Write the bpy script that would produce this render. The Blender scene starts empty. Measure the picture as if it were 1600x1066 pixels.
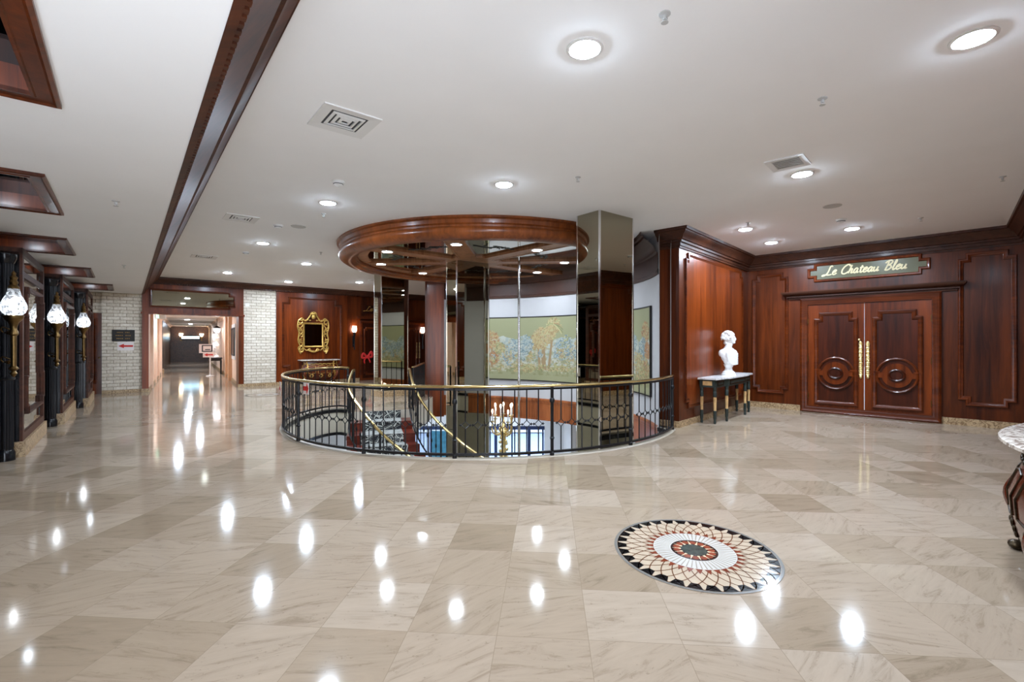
import bpy, math, random
import numpy as np
from mathutils import Vector, Matrix
from mathutils.geometry import tessellate_polygon

random.seed(7)
PI = math.pi
SC = bpy.context.scene
COL = SC.collection

# ------------------------------------------------------------------ camera, world, exposure
cam_d = bpy.data.cameras.new('camera')
cam_d.sensor_width = 36.0
cam_d.lens = 747.0 / 1600.0 * 36.0
cam_d.shift_y = 2.0 / 1600.0
cam_d.clip_start = 0.05
cam_d.clip_end = 200
cam = bpy.data.objects.new('camera', cam_d)
COL.objects.link(cam)
cam.location = (0, 0, 1.5)
cam.rotation_euler = (PI / 2, 0, 0)
SC.camera = cam

world = bpy.data.worlds.new('world')
SC.world = world
world.use_nodes = True
bg = world.node_tree.nodes['Background']
bg.inputs[0].default_value = (0.89, 0.975, 1.10, 1)
bg.inputs[1].default_value = 3.7

SC.view_settings.view_transform = 'Standard'
SC.view_settings.look = 'None'
SC.view_settings.gamma = 1
SC.view_settings.use_curve_mapping = False
SC.view_settings.exposure = 1.32
try:
    SC.cycles.use_denoising = True
    SC.cycles.denoiser = 'OPENIMAGEDENOISE'
    SC.cycles.max_bounces = 10
    SC.cycles.diffuse_bounces = 6
    SC.cycles.glossy_bounces = 6
    SC.cycles.transmission_bounces = 8
    SC.cycles.sample_clamp_indirect = 6.0
    SC.cycles.caustics_reflective = False
    SC.cycles.caustics_refractive = False
    SC.cycles.blur_glossy = 0.5
except Exception:
    pass

LAMP = 300.0          # radiance of the recessed ceiling lights
H = 3.48              # main ceiling
HS = 2.95             # lower soffit on the left

# ------------------------------------------------------------------ mesh helpers
class MB:
    def __init__(s):
        s.v = []; s.f = []
    def add(s, vs, fs):
        b = len(s.v)
        s.v += [tuple(p) for p in vs]
        s.f += [[i + b for i in f] for f in fs]
        return s
    def box(s, x0, x1, y0, y1, z0, z1):
        vs = [(x0,y0,z0),(x1,y0,z0),(x1,y1,z0),(x0,y1,z0),(x0,y0,z1),(x1,y0,z1),(x1,y1,z1),(x0,y1,z1)]
        return s.add(vs, [[0,3,2,1],[4,5,6,7],[0,1,5,4],[1,2,6,5],[2,3,7,6],[3,0,4,7]])
    def obox(s, c, ax, ay, az):
        c, ax, ay, az = map(Vector, (c, ax, ay, az))
        vs = [c+i*ax+j*ay+k*az for k in (-1,1) for i, j in ((-1,-1),(1,-1),(1,1),(-1,1))]
        return s.add(vs, [[0,3,2,1],[4,5,6,7],[0,1,5,4],[1,2,6,5],[2,3,7,6],[3,0,4,7]])
    def prism(s, poly, z0, z1):
        n = len(poly)
        tri = tessellate_polygon([[Vector((x, y, 0)) for x, y in poly]])
        vs = [(x, y, z0) for x, y in poly] + [(x, y, z1) for x, y in poly]
        fs = [[a, b, c] for a, b, c in tri] + [[a+n, b+n, c+n] for a, b, c in tri]
        fs += [[i, (i+1) % n, (i+1) % n + n, i+n] for i in range(n)]
        return s.add(vs, fs)
    def prism_xz(s, poly, y0, y1):
        n = len(poly)
        tri = tessellate_polygon([[Vector((x, z, 0)) for x, z in poly]])
        vs = [(x, y0, z) for x, z in poly] + [(x, y1, z) for x, z in poly]
        fs = [[a, b, c] for a, b, c in tri] + [[a+n, b+n, c+n] for a, b, c in tri]
        fs += [[i, (i+1) % n, (i+1) % n + n, i+n] for i in range(n)]
        return s.add(vs, fs)
    def lathe(s, prof, cx=0, cy=0, seg=32, a0=0.0, a1=2*PI, sx=1, sy=1):
        full = abs(a1 - a0 - 2*PI) < 1e-6
        m = seg if full else seg + 1
        k = len(prof)
        vs = []
        for i in range(m):
            a = a0 + (a1 - a0) * i / seg
            for r, z in prof:
                vs.append((cx + sx*r*math.cos(a), cy + sy*r*math.sin(a), z))
        fs = []
        for i in range(seg):
            j = (i + 1) % m
            for q in range(k - 1):
                fs.append([i*k+q, j*k+q, j*k+q+1, i*k+q+1])
        return s.add(vs, fs)
    def tube(s, pts, r, seg=8, closed=False, caps=True, flat=None):
        P = [Vector(p) for p in pts]; n = len(P)
        rr = r if hasattr(r, '__len__') else [r]*n
        vs = []; up = None
        for i in range(n):
            if closed: t = P[(i+1) % n] - P[i-1]
            else: t = P[min(i+1, n-1)] - P[max(i-1, 0)]
            t = t.normalized() if t.length > 1e-9 else Vector((0,0,1))
            if up is None:
                up = Vector((0,0,1)) if abs(t.z) < 0.9 else Vector((1,0,0))
            a = t.cross(up)
            if a.length < 1e-6: a = t.cross(Vector((0,1,0)))
            a.normalize(); b = a.cross(t).normalized(); up = b
            for q in range(seg):
                th = 2*PI*q/seg
                o = a*math.cos(th)*rr[i] + b*math.sin(th)*rr[i]
                if flat: o = Vector((o.x*flat[0], o.y*flat[1], o.z*flat[2]))
                vs.append(P[i] + o)
        fs = []
        for i in range(n if closed else n-1):
            j = (i+1) % n
            for q in range(seg):
                p = (q+1) % seg
                fs.append([i*seg+q, i*seg+p, j*seg+p, j*seg+q])
        if caps and not closed:
            fs.append(list(range(seg))[::-1]); fs.append([(n-1)*seg+q for q in range(seg)])
        return s.add(vs, fs)
    def cyl(s, x, y, z0, z1, r, seg=12):
        return s.tube([(x,y,z0),(x,y,z1)], r, seg)
    def ell(s, c, r, seg=14, rings=8, rot=None):
        c = Vector(c); vs = []; fs = []
        R = rot or Matrix.Identity(3)
        for i in range(rings+1):
            ph = -PI/2 + PI*i/rings
            for q in range(seg):
                th = 2*PI*q/seg
                vs.append(c + R @ Vector((r[0]*math.cos(ph)*math.cos(th), r[1]*math.cos(ph)*math.sin(th), r[2]*math.sin(ph))))
        for i in range(rings):
            for q in range(seg):
                p = (q+1) % seg
                fs.append([i*seg+q, i*seg+p, (i+1)*seg+p, (i+1)*seg+q])
        return s.add(vs, fs)
    def mould(s, poly, prof, y=0.0):
        """moulding run round a closed outline on a wall: poly in (x,z), prof [(inset, depth)]"""
        n = len(poly)
        ar = sum(poly[i][0]*poly[(i+1)%n][1]-poly[(i+1)%n][0]*poly[i][1] for i in range(n))
        sg = 1 if ar > 0 else -1
        mit = []
        for i in range(n):
            p0 = Vector(poly[i-1]); p1 = Vector(poly[i]); p2 = Vector(poly[(i+1)%n])
            d0 = (p1-p0).normalized(); d1_ = (p2-p1).normalized()
            n0 = Vector((-d0.y, d0.x))*sg; n1_ = Vector((-d1_.y, d1_.x))*sg
            m = n0+n1_
            m = m / max(m.dot(n0), 0.2)
            mit.append(m)
        k = len(prof); vs = []
        for i in range(n):
            for o, d in prof:
                vs.append((poly[i][0]+mit[i].x*o, y-d, poly[i][1]+mit[i].y*o))
        fs = []
        for i in range(n):
            j = (i+1) % n
            for q in range(k-1):
                fs.append([i*k+q, i*k+q+1, j*k+q+1, j*k+q])
        return s.add(vs, fs)
    def sweep(s, path, prof, side=1, closed=False):
        """profile [(out, z)] carried along a plan path; out is to the right of travel when side=1"""
        P = [Vector((p[0], p[1])) for p in path]; n = len(P); k = len(prof); vs = []
        for i in range(n):
            d0 = (P[i]-P[i-1]).normalized() if (i > 0 or closed) else None
            d1_ = (P[(i+1)%n]-P[i]).normalized() if (i < n-1 or closed) else None
            if d0 is None: d0 = d1_
            if d1_ is None: d1_ = d0
            n0 = Vector((d0.y, -d0.x))*side; n1_ = Vector((d1_.y, -d1_.x))*side
            m = n0+n1_; m = m/max(m.dot(n0), 0.2)
            for o, z in prof:
                vs.append((P[i].x+m.x*o, P[i].y+m.y*o, z))
        fs = []
        for i in range(n if closed else n-1):
            j = (i+1) % n
            for q in range(k-1):
                fs.append([i*k+q, j*k+q, j*k+q+1, i*k+q+1])
        return s.add(vs, fs)
    def build(s, name, mat, parent=None, loc=None, rz=0.0, smooth=35):
        me = bpy.data.meshes.new(name)
        me.from_pydata(s.v, [], s.f)
        me.validate()
        if mat is not None:
            for m in (mat if isinstance(mat, (list, tuple)) else [mat]): me.materials.append(m)
        import bmesh
        bm = bmesh.new(); bm.from_mesh(me)
        bmesh.ops.recalc_face_normals(bm, faces=bm.faces)
        bm.to_mesh(me); bm.free()
        if smooth:
            for p in me.polygons: p.use_smooth = True
            me.set_sharp_from_angle(angle=math.radians(smooth))
        o = bpy.data.objects.new(name, me)
        COL.objects.link(o)
        if parent: o.parent = parent
        if loc is not None: o.location = loc
        o.rotation_euler = (0, 0, rz)
        return o

def tag(o, label, cat, group=None, kind=None):
    o['label'] = label; o['category'] = cat
    if group: o['group'] = group
    if kind: o['kind'] = kind
    return o
def struct(o):
    o['kind'] = 'structure'; return o
def empty(name, loc, rz=0.0):
    o = bpy.data.objects.new(name, None); COL.objects.link(o)
    o.location = loc; o.rotation_euler = (0, 0, rz); o.empty_display_size = 0.1
    return o
def copy_tree(o, parent=None):
    kids = [c for c in bpy.data.objects if c.parent == o]
    c = o.copy(); COL.objects.link(c); c.parent = parent
    for ch in kids: copy_tree(ch, c)
    return c
def spline(pts, n=6, closed=False):
    P = [Vector(p) for p in pts]; out = []; m = len(P)
    for i in range(m if closed else m-1):
        if closed: p0, p1, p2, p3 = P[i-1], P[i], P[(i+1)%m], P[(i+2)%m]
        else: p0, p1, p2, p3 = P[max(i-1,0)], P[i], P[i+1], P[min(i+2,m-1)]
        for k in range(n):
            t = k/n
            out.append(0.5*((2*p1)+(p2-p0)*t+(2*p0-5*p1+4*p2-p3)*t*t+(3*p1-p0-3*p2+p3)*t**3))
    if not closed: out.append(P[-1])
    return out

# ------------------------------------------------------------------ material helpers
def srgb(r, g, b):
    def f(c):
        c /= 255.0
        return c/12.92 if c <= 0.04045 else ((c+0.055)/1.055)**2.4
    return (f(r), f(g), f(b), 1)
def newmat(name):
    m = bpy.data.materials.new(name); m.use_nodes = True
    nt = m.node_tree
    return m, nt, nt.nodes['Principled BSDF']
def N(nt, t, **kw):
    n = nt.nodes.new(t)
    for k, v in kw.items():
        if k.startswith('i_'): n.inputs[int(k[2:])].default_value = v
        else: setattr(n, k, v)
    return n
def plain(name, col, rough=0.5, metal=0.0, coat=0.0, var=0.08, vscale=6.0, emit=None, estr=0, spec=0.5):
    m, nt, b = newmat(name)
    b.inputs['Roughness'].default_value = rough
    b.inputs['Metallic'].default_value = metal
    b.inputs['Coat Weight'].default_value = coat
    b.inputs['Specular IOR Level'].default_value = spec
    if var > 0:
        tc = N(nt, 'ShaderNodeTexCoord'); no = N(nt, 'ShaderNodeTexNoise')
        no.inputs['Scale'].default_value = vscale; no.inputs['Detail'].default_value = 4
        nt.links.new(tc.outputs['Object'], no.inputs['Vector'])
        r = N(nt, 'ShaderNodeValToRGB')
        r.color_ramp.elements[0].position = 0.3; r.color_ramp.elements[1].position = 0.7
        r.color_ramp.elements[0].color = tuple(c*(1-var) for c in col[:3])+(1,)
        r.color_ramp.elements[1].color = tuple(min(1, c*(1+var)) for c in col[:3])+(1,)
        nt.links.new(no.outputs['Fac'], r.inputs['Fac'])
        nt.links.new(r.outputs['Color'], b.inputs['Base Color'])
    else:
        b.inputs['Base Color'].default_value = col
    if emit:
        b.inputs['Emission Color'].default_value = emit
        b.inputs['Emission Strength'].default_value = estr
    return m
def wood(name, c0, c1, rough=0.32, coat=0.25, strip=0.15, stripw=0.13, axis='z'):
    m, nt, b = newmat(name)
    L = nt.links.new
    tc = N(nt, 'ShaderNodeTexCoord')
    mp = N(nt, 'ShaderNodeMapping')
    sc = {'z': (14, 14, 0.9), 'x': (0.9, 14, 14)}[axis]
    mp.inputs['Scale'].default_value = sc
    L(tc.outputs['Object'], mp.inputs['Vector'])
    no = N(nt, 'ShaderNodeTexNoise'); no.inputs['Scale'].default_value = 1.0
    no.inputs['Detail'].default_value = 8; no.inputs['Roughness'].default_value = 0.65; no.inputs['Distortion'].default_value = 0.6
    L(mp.outputs[0], no.inputs['Vector'])
    mp2 = N(nt, 'ShaderNodeMapping'); mp2.inputs['Scale'].default_value = tuple(0.12*q for q in sc)
    L(tc.outputs['Object'], mp2.inputs['Vector'])
    no2 = N(nt, 'ShaderNodeTexNoise'); no2.inputs['Scale'].default_value = 1.6; no2.inputs['Detail'].default_value = 3
    L(mp2.outputs[0], no2.inputs['Vector'])
    add = N(nt, 'ShaderNodeMath', operation='ADD'); L(no.outputs['Fac'], add.inputs[0])
    sub = N(nt, 'ShaderNodeMath', operation='MULTIPLY_ADD'); L(no2.outputs['Fac'], sub.inputs[0]); sub.inputs[1].default_value = 0.9; sub.inputs[2].default_value = -0.45
    L(sub.outputs[0], add.inputs[1])
    r = N(nt, 'ShaderNodeValToRGB'); r.color_ramp.elements[0].position = 0.22; r.color_ramp.elements[1].position = 0.8
    r.color_ramp.elements[0].color = c0; r.color_ramp.elements[1].color = c1
    L(add.outputs[0], r.inputs['Fac'])
    # veneer leaves: one tone per vertical strip
    sx = N(nt, 'ShaderNodeSeparateXYZ'); L(tc.outputs['Object'], sx.inputs[0])
    dv = N(nt, 'ShaderNodeMath', operation='DIVIDE'); L(sx.outputs['Z' if axis == 'x' else 'X'], dv.inputs[0]); dv.inputs[1].default_value = stripw
    fl = N(nt, 'ShaderNodeMath', operation='FLOOR'); L(dv.outputs[0], fl.inputs[0])
    wn = N(nt, 'ShaderNodeTexWhiteNoise', noise_dimensions='1D'); L(fl.outputs[0], wn.inputs['W'])
    ma = N(nt, 'ShaderNodeMath', operation='MULTIPLY_ADD'); L(wn.outputs['Value'], ma.inputs[0]); ma.inputs[1].default_value = 2*strip; ma.inputs[2].default_value = 1-strip
    mx = N(nt, 'ShaderNodeVectorMath', operation='SCALE'); L(r.outputs['Color'], mx.inputs[0]); L(ma.outputs[0], mx.inputs['Scale'])
    L(mx.outputs[0], b.inputs['Base Color'])
    b.inputs['Roughness'].default_value = rough
    b.inputs['Coat Weight'].default_value = coat; b.inputs['Coat Roughness'].default_value = 0.15; b.inputs['Specular IOR Level'].default_value = 0.28
    return m
def emis(name, col, s):
    m, nt, b = newmat(name)
    b.inputs['Base Color'].default_value = (0.9,0.9,0.9,1)
    b.inputs['Emission Color'].default_value = col; b.inputs['Emission Strength'].default_value = s
    return m
def mirror(name, col, rough=0.015):
    m, nt, b = newmat(name)
    b.inputs['Metallic'].default_value = 1; b.inputs['Roughness'].default_value = rough
    tc = N(nt, 'ShaderNodeTexCoord'); no = N(nt, 'ShaderNodeTexNoise'); no.inputs['Scale'].default_value = 1.2
    nt.links.new(tc.outputs['Object'], no.inputs['Vector'])
    r = N(nt, 'ShaderNodeValToRGB')
    r.color_ramp.elements[0].color = tuple(c*0.96 for c in col[:3])+(1,); r.color_ramp.elements[1].color = col
    nt.links.new(no.outputs['Fac'], r.inputs['Fac']); nt.links.new(r.outputs['Color'], b.inputs['Base Color'])
    return m

def mat_floor():
    m, nt, b = newmat('travertine_tiles'); L = nt.links.new
    tc = N(nt, 'ShaderNodeTexCoord')
    def dot(vec):
        d = N(nt, 'ShaderNodeVectorMath', operation='DOT_PRODUCT'); L(tc.outputs['Object'], d.inputs[0]); d.inputs[1].default_value = vec
        return d.outputs['Value']
    def mth(op, a, b_=None, c=None):
        n = N(nt, 'ShaderNodeMath', operation=op)
        for i, q in enumerate((a, b_, c)):
            if q is None: continue
            if isinstance(q, (int, float)): n.inputs[i].default_value = q
            else: L(q, n.inputs[i])
        return n.outputs[0]
    u = mth('DIVIDE', mth('SUBTRACT', dot((0.997, -0.0767, 0)), 0.20), 0.465)
    v = mth('DIVIDE', mth('SUBTRACT', dot((0.0767, 0.997, 0)), 2.43), 0.495)
    fu, fv = mth('FLOOR', u), mth('FLOOR', v)
    ru, rv = mth('FRACT', u), mth('FRACT', v)
    eu = mth('MINIMUM', ru, mth('SUBTRACT', 1.0, ru)); ev = mth('MINIMUM', rv, mth('SUBTRACT', 1.0, rv))
    edge = mth('MINIMUM', eu, ev)
    cell = N(nt, 'ShaderNodeCombineXYZ'); L(fu, cell.inputs[0]); L(fv, cell.inputs[1])
    wn = N(nt, 'ShaderNodeTexWhiteNoise', noise_dimensions='2D'); L(cell.outputs[0], wn.inputs['Vector'])
    sc = N(nt, 'ShaderNodeSeparateColor'); L(wn.outputs['Color'], sc.inputs[0])
    # per tile base tone
    r1 = N(nt, 'ShaderNodeValToRGB'); e = r1.color_ramp.elements
    e[0].position = 0.0; e[0].color = srgb(144, 126, 106); e[1].position = 1.0; e[1].color = srgb(171, 154, 136)
    q = r1.color_ramp.elements.new(0.2); q.color = srgb(154, 136, 116)
    q = r1.color_ramp.elements.new(0.55); q.color = srgb(163, 145, 126)
    L(sc.outputs[0], r1.inputs['Fac'])
    # veins along a direction per tile
    rot = N(nt, 'ShaderNodeVectorRotate', rotation_type='Z_AXIS'); L(tc.outputs['Object'], rot.inputs['Vector'])
    L(mth('MULTIPLY_ADD', sc.outputs[1], 1.3, -0.9), rot.inputs['Angle'])
    mp = N(nt, 'ShaderNodeMapping'); mp.inputs['Scale'].default_value = (2.6, 15.0, 1); L(rot.outputs[0], mp.inputs['Vector'])
    off = N(nt, 'ShaderNodeVectorMath', operation='ADD'); L(mp.outputs[0], off.inputs[0])
    of2 = N(nt, 'ShaderNodeVectorMath', operation='SCALE'); L(wn.outputs['Color'], of2.inputs[0]); of2.inputs['Scale'].default_value = 37.0
    L(of2.outputs[0], off.inputs[1])
    n1_ = N(nt, 'ShaderNodeTexNoise'); n1_.inputs['Scale'].default_value = 1.0; n1_.inputs['Detail'].default_value = 9; n1_.inputs['Roughness'].default_value = 0.7; n1_.inputs['Distortion'].default_value = 0.9
    L(off.outputs[0], n1_.inputs['Vector'])
    r2 = N(nt, 'ShaderNodeValToRGB'); e = r2.color_ramp.elements
    e[0].position = 0.27; e[0].color = (0.62, 0.58, 0.52, 1); e[1].position = 0.66; e[1].color = (1.06, 1.05, 1.03, 1)
    q = r2.color_ramp.elements.new(0.46); q.color = (0.97, 0.96, 0.94, 1)
    L(n1_.outputs['Fac'], r2.inputs['Fac'])
    mx = N(nt, 'ShaderNodeMix', data_type='RGBA', blend_type='MULTIPLY'); mx.inputs[0].default_value = 1.0
    L(r1.outputs['Color'], mx.inputs[6]); L(r2.outputs['Color'], mx.inputs[7])
    # small pits
    n2 = N(nt, 'ShaderNodeTexNoise'); n2.inputs['Scale'].default_value = 34; n2.inputs['Detail'].default_value = 5; n2.inputs['Roughness'].default_value = 0.7
    off2 = N(nt, 'ShaderNodeVectorMath', operation='ADD'); L(tc.outputs['Object'], off2.inputs[0]); L(wn.outputs['Color'], off2.inputs[1])
    L(off2.outputs[0], n2.inputs['Vector'])
    pit = mth('MULTIPLY', mth('LESS_THAN', n2.outputs['Fac'], 0.375), mth('LESS_THAN', n1_.outputs['Fac'], 0.50))
    mx2 = N(nt, 'ShaderNodeMix', data_type='RGBA'); L(mth('MULTIPLY', pit, 0.5), mx2.inputs[0])
    L(mx.outputs[2], mx2.inputs[6]); mx2.inputs[7].default_value = srgb(128, 112, 92)
    gr = mth('LESS_THAN', edge, 0.0045)
    mx3 = N(nt, 'ShaderNodeMix', data_type='RGBA'); L(mth('MULTIPLY', gr, 0.6), mx3.inputs[0])
    L(mx2.outputs[2], mx3.inputs[6]); mx3.inputs[7].default_value = srgb(134, 118, 98)
    L(mx3.outputs[2], b.inputs['Base Color'])
    rg = mth('MULTIPLY_ADD', n1_.outputs['Fac'], -0.05, 0.105)
    L(rg, b.inputs['Roughness'])
    b.inputs['Specular IOR Level'].default_value = 0.17
    return m
def mat_brick():
    m, nt, b = newmat('cream_split_brick'); L = nt.links.new
    tc = N(nt, 'ShaderNodeTexCoord'); sx = N(nt, 'ShaderNodeSeparateXYZ'); L(tc.outputs['Object'], sx.inputs[0])
    ad = N(nt, 'ShaderNodeMath', operation='ADD'); L(sx.outputs['X'], ad.inputs[0]); L(sx.outputs['Y'], ad.inputs[1])
    cb = N(nt, 'ShaderNodeCombineXYZ'); L(ad.outputs[0], cb.inputs[0]); L(sx.outputs['Z'], cb.inputs[1])
    br = N(nt, 'ShaderNodeTexBrick')
    br.inputs['Scale'].default_value = 1.0; br.inputs['Brick Width'].default_value = 0.30; br.inputs['Row Height'].default_value = 0.098
    br.inputs['Mortar Size'].default_value = 0.008; br.inputs['Color1'].default_value = srgb(240, 230, 216); br.inputs['Color2'].default_value = srgb(218, 206, 188)
    br.inputs['Mortar'].default_value = srgb(166, 150, 128)
    L(cb.outputs[0], br.inputs['Vector'])
    no = N(nt, 'ShaderNodeTexNoise'); no.inputs['Scale'].default_value = 18; no.inputs['Detail'].default_value = 6; L(tc.outputs['Object'], no.inputs['Vector'])
    r = N(nt, 'ShaderNodeValToRGB'); r.color_ramp.elements[0].position = 0.3; r.color_ramp.elements[0].color = (0.72,0.68,0.6,1); r.color_ramp.elements[1].position = 0.62; r.color_ramp.elements[1].color = (1,1,1,1)
    L(no.outputs['Fac'], r.inputs['Fac'])
    mx = N(nt, 'ShaderNodeMix', data_type='RGBA', blend_type='MULTIPLY'); mx.inputs[0].default_value = 0.8
    L(br.outputs['Color'], mx.inputs[6]); L(r.outputs['Color'], mx.inputs[7]); L(mx.outputs[2], b.inputs['Base Color'])
    bp = N(nt, 'ShaderNodeBump'); bp.inputs['Strength'].default_value = 0.6; bp.inputs['Distance'].default_value = 0.01; bp.invert = True
    sm = N(nt, 'ShaderNodeMath', operation='ADD'); L(br.outputs['Fac'], sm.inputs[0]); L(no.outputs['Fac'], sm.inputs[1])
    L(sm.outputs[0], bp.inputs['Height']); L(bp.outputs[0], b.inputs['Normal'])
    b.inputs['Roughness'].default_value = 0.85
    return m
def mat_marble(name, c0, c1, scale=6.0, rough=0.15):
    m, nt, b = newmat(name); L = nt.links.new
    tc = N(nt, 'ShaderNodeTexCoord'); no = N(nt, 'ShaderNodeTexNoise'); no.inputs['Scale'].default_value = scale; no.inputs['Detail'].default_value = 9; no.inputs['Distortion'].default_value = 2.5
    L(tc.outputs['Object'], no.inputs['Vector'])
    r = N(nt, 'ShaderNodeValToRGB'); r.color_ramp.elements[0].position = 0.4; r.color_ramp.elements[1].position = 0.56
    r.color_ramp.elements[0].color = c0; r.color_ramp.elements[1].color = c1
    L(no.outputs['Fac'], r.inputs['Fac']); L(r.outputs['Color'], b.inputs['Base Color']); b.inputs['Roughness'].default_value = rough
    return m
def mat_carpet():
    m, nt, b = newmat('stair_carpet_pattern'); L = nt.links.new
    tc = N(nt, 'ShaderNodeTexCoord')
    vo = N(nt, 'ShaderNodeTexVoronoi', feature='DISTANCE_TO_EDGE'); vo.inputs['Scale'].default_value = 7.5; L(tc.outputs['Object'], vo.inputs['Vector'])
    r = N(nt, 'ShaderNodeValToRGB'); r.color_ramp.interpolation = 'CONSTANT'
    r.color_ramp.elements[0].color = srgb(190, 190, 182); r.color_ramp.elements[1].position = 0.055; r.color_ramp.elements[1].color = srgb(26, 26, 30)
    q = r.color_ramp.elements.new(0.17); q.color = srgb(150, 152, 148)
    q = r.color_ramp.elements.new(0.22); q.color = srgb(40, 40, 44)
    L(vo.outputs['Distance'], r.inputs['Fac']); L(r.outputs['Color'], b.inputs['Base Color']); b.inputs['Roughness'].default_value = 0.95
    return m
def mat_glass(name, col=(1,1,1,1), rough=0.0):
    m, nt, b = newmat(name); L = nt.links.new
    out = nt.nodes['Material Output']
    tr = N(nt, 'ShaderNodeBsdfTransparent'); tr.inputs[0].default_value = col
    gl = N(nt, 'ShaderNodeBsdfGlossy'); gl.inputs['Roughness'].default_value = 0.02
    fr = N(nt, 'ShaderNodeLayerWeight'); fr.inputs['Blend'].default_value = 0.25
    tcn = N(nt, 'ShaderNodeTexCoord'); no = N(nt, 'ShaderNodeTexNoise'); no.inputs['Scale'].default_value = 28; L(tcn.outputs['Object'], no.inputs['Vector'])
    ma = N(nt, 'ShaderNodeMath', operation='MULTIPLY_ADD'); L(fr.outputs['Fresnel'], ma.inputs[0]); ma.inputs[1].default_value = 0.9
    mm = N(nt, 'ShaderNodeMath', operation='MULTIPLY'); L(no.outputs['Fac'], mm.inputs[0]); mm.inputs[1].default_value = rough; L(mm.outputs[0], ma.inputs[2])
    mx = N(nt, 'ShaderNodeMixShader'); L(ma.outputs[0], mx.inputs[0]); L(tr.outputs[0], mx.inputs[1]); L(gl.outputs[0], mx.inputs[2])
    if rough > 0:
        tl = N(nt, 'ShaderNodeBsdfTranslucent'); tl.inputs[0].default_value = (.9,.94,1,1)
        m2 = N(nt, 'ShaderNodeMixShader'); r_ = N(nt, 'ShaderNodeValToRGB'); r_.color_ramp.elements[0].position = .42; r_.color_ramp.elements[0].color = (.08,.08,.08,1); r_.color_ramp.elements[1].position = .60; r_.color_ramp.elements[1].color = (.5,.5,.5,1)
        L(no.outputs['Fac'], r_.inputs['Fac']); L(r_.outputs['Color'], m2.inputs[0]); L(mx.outputs[0], m2.inputs[1]); L(tl.outputs[0], m2.inputs[2]); mx = m2
    L(mx.outputs[0], out.inputs['Surface'])
    return m

M = {}
M['floor'] = mat_floor()
M['ceil'] = plain('white_ceiling_paint', (0.90, 0.90, 0.895, 1), 0.9, var=0.01, vscale=2)
M['wood'] = wood('mahogany', srgb(44, 12, 2), srgb(106, 47, 14), coat=.1)
M['wood2'] = wood('mahogany_veneer', srgb(61, 19, 2), srgb(131, 57, 14), strip=0.2, rough=0.3, coat=.15)
M['woodin'] = wood('mahogany_door_panel', srgb(32, 8, 3), srgb(81, 31, 10), strip=0.3, stripw=0.19, coat=.1)
M['woodx'] = wood('mahogany_rail', srgb(47, 12, 3), srgb(110, 48, 14), axis='x', strip=0.05)
M['dark'] = wood('dark_stained_crown', srgb(40, 16, 6), srgb(89, 44, 21), axis='x', strip=0.03, rough=0.5, coat=.0)
M['crown'] = wood('dark_crown_wood', srgb(40, 20, 12), srgb(84, 46, 28), axis='x', strip=0.03, rough=0.45, coat=.05)
M['spoke'] = wood('ring_spoke_wood', srgb(120, 74, 46), srgb(186, 130, 90), strip=0.0, rough=0.4, coat=.0)
M['fascia'] = wood('fascia_mahogany', srgb(118, 58, 28), srgb(196, 116, 66), strip=.1, rough=.35)
M['ring'] = wood('ring_mahogany', srgb(80, 37, 13), srgb(146, 78, 36), strip=0.0, rough=0.32, coat=.15)
M['brown'] = plain('dark_brown_cornice_paint', srgb(66, 33, 17), 0.5, var=0.15)
M['stone'] = mat_marble('tan_stone_base', srgb(132, 104, 72), srgb(190, 162, 124), 14, 0.4)
M['brick'] = mat_brick()
M['white'] = plain('white_wall_paint', srgb(206, 205, 206), 0.7, var=0.01)
M['beige'] = plain('beige_plaster', srgb(206, 198, 180), 0.8, var=0.03)
M['pink'] = plain('pale_rose_plaster', srgb(236, 205, 180), 0.7, var=0.03)
M['mirror'] = mirror('bronze_mirror', (0.36, 0.33, 0.25, 1))
M['cmirror'] = mirror('clear_mirror', (0.78, 0.75, 0.68, 1))
M['dmirror'] = mirror('smoked_mirror', (0.10, 0.10, 0.10, 1))
M['chrome'] = mirror('chrome', (0.85, 0.85, 0.86, 1), 0.12)
M['brass'] = plain('polished_brass', srgb(214, 190, 132), 0.22, 1.0, var=0.08)
M['obrass'] = plain('antique_brass', srgb(126, 100, 62), 0.38, 1.0, var=0.25, vscale=20)
M['gold'] = plain('gilded_wood', srgb(214, 172, 92), 0.35, 0.7, var=0.22, vscale=25)
M['goldm'] = plain('gilt_metal', srgb(236, 212, 150), 0.28, 1.0, var=0.2, vscale=40)
M['iron'] = plain('black_iron', (0.012, 0.012, 0.014, 1), 0.35, 0.4, var=0.2)
M['black'] = plain('black_lacquer', (0.008, 0.008, 0.010, 1), 0.2, 0.0, var=0.1, spec=.35)
M['marblew'] = mat_marble('white_marble', srgb(214, 212, 212), srgb(242, 241, 240), 5)
M['marbleg'] = mat_marble('veined_pink_grey_marble', srgb(138, 120, 108), srgb(214, 202, 188), 11, 0.2)
M['plaster'] = plain('white_plaster', srgb(236, 235, 232), 0.55, var=0.02)
M['tgreen'] = plain('dark_green_paint', srgb(44, 54, 50), 0.45, var=0.25, vscale=14)
M['tgold'] = plain('ochre_paint', srgb(200, 160, 106), 0.5, var=0.2, vscale=14)
M['glass'] = mat_glass('crackled_clear_glass', (0.93,0.95,0.97,1), 0.25)
M['pane'] = mat_glass('window_glass', (0.86, 0.93, 0.98, 1), 0.0)
M['lens'] = emis('lamp_lens', (0.82, 0.99, 1.20, 1), LAMP)
M['lensr'] = emis('ring_lamp_lens', (0.86, 0.98, 1.12, 1), LAMP*.42)
M['lensc'] = emis('coffer_lamp_lens', (0.86, 0.98, 1.12, 1), LAMP*.15)
M['bulb'] = emis('bright_bulb', (0.92, 0.96, 1.0, 1), 22)
M['warm'] = emis('warm_bulb', (1.0, 0.76, 0.50, 1), 9)
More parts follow.
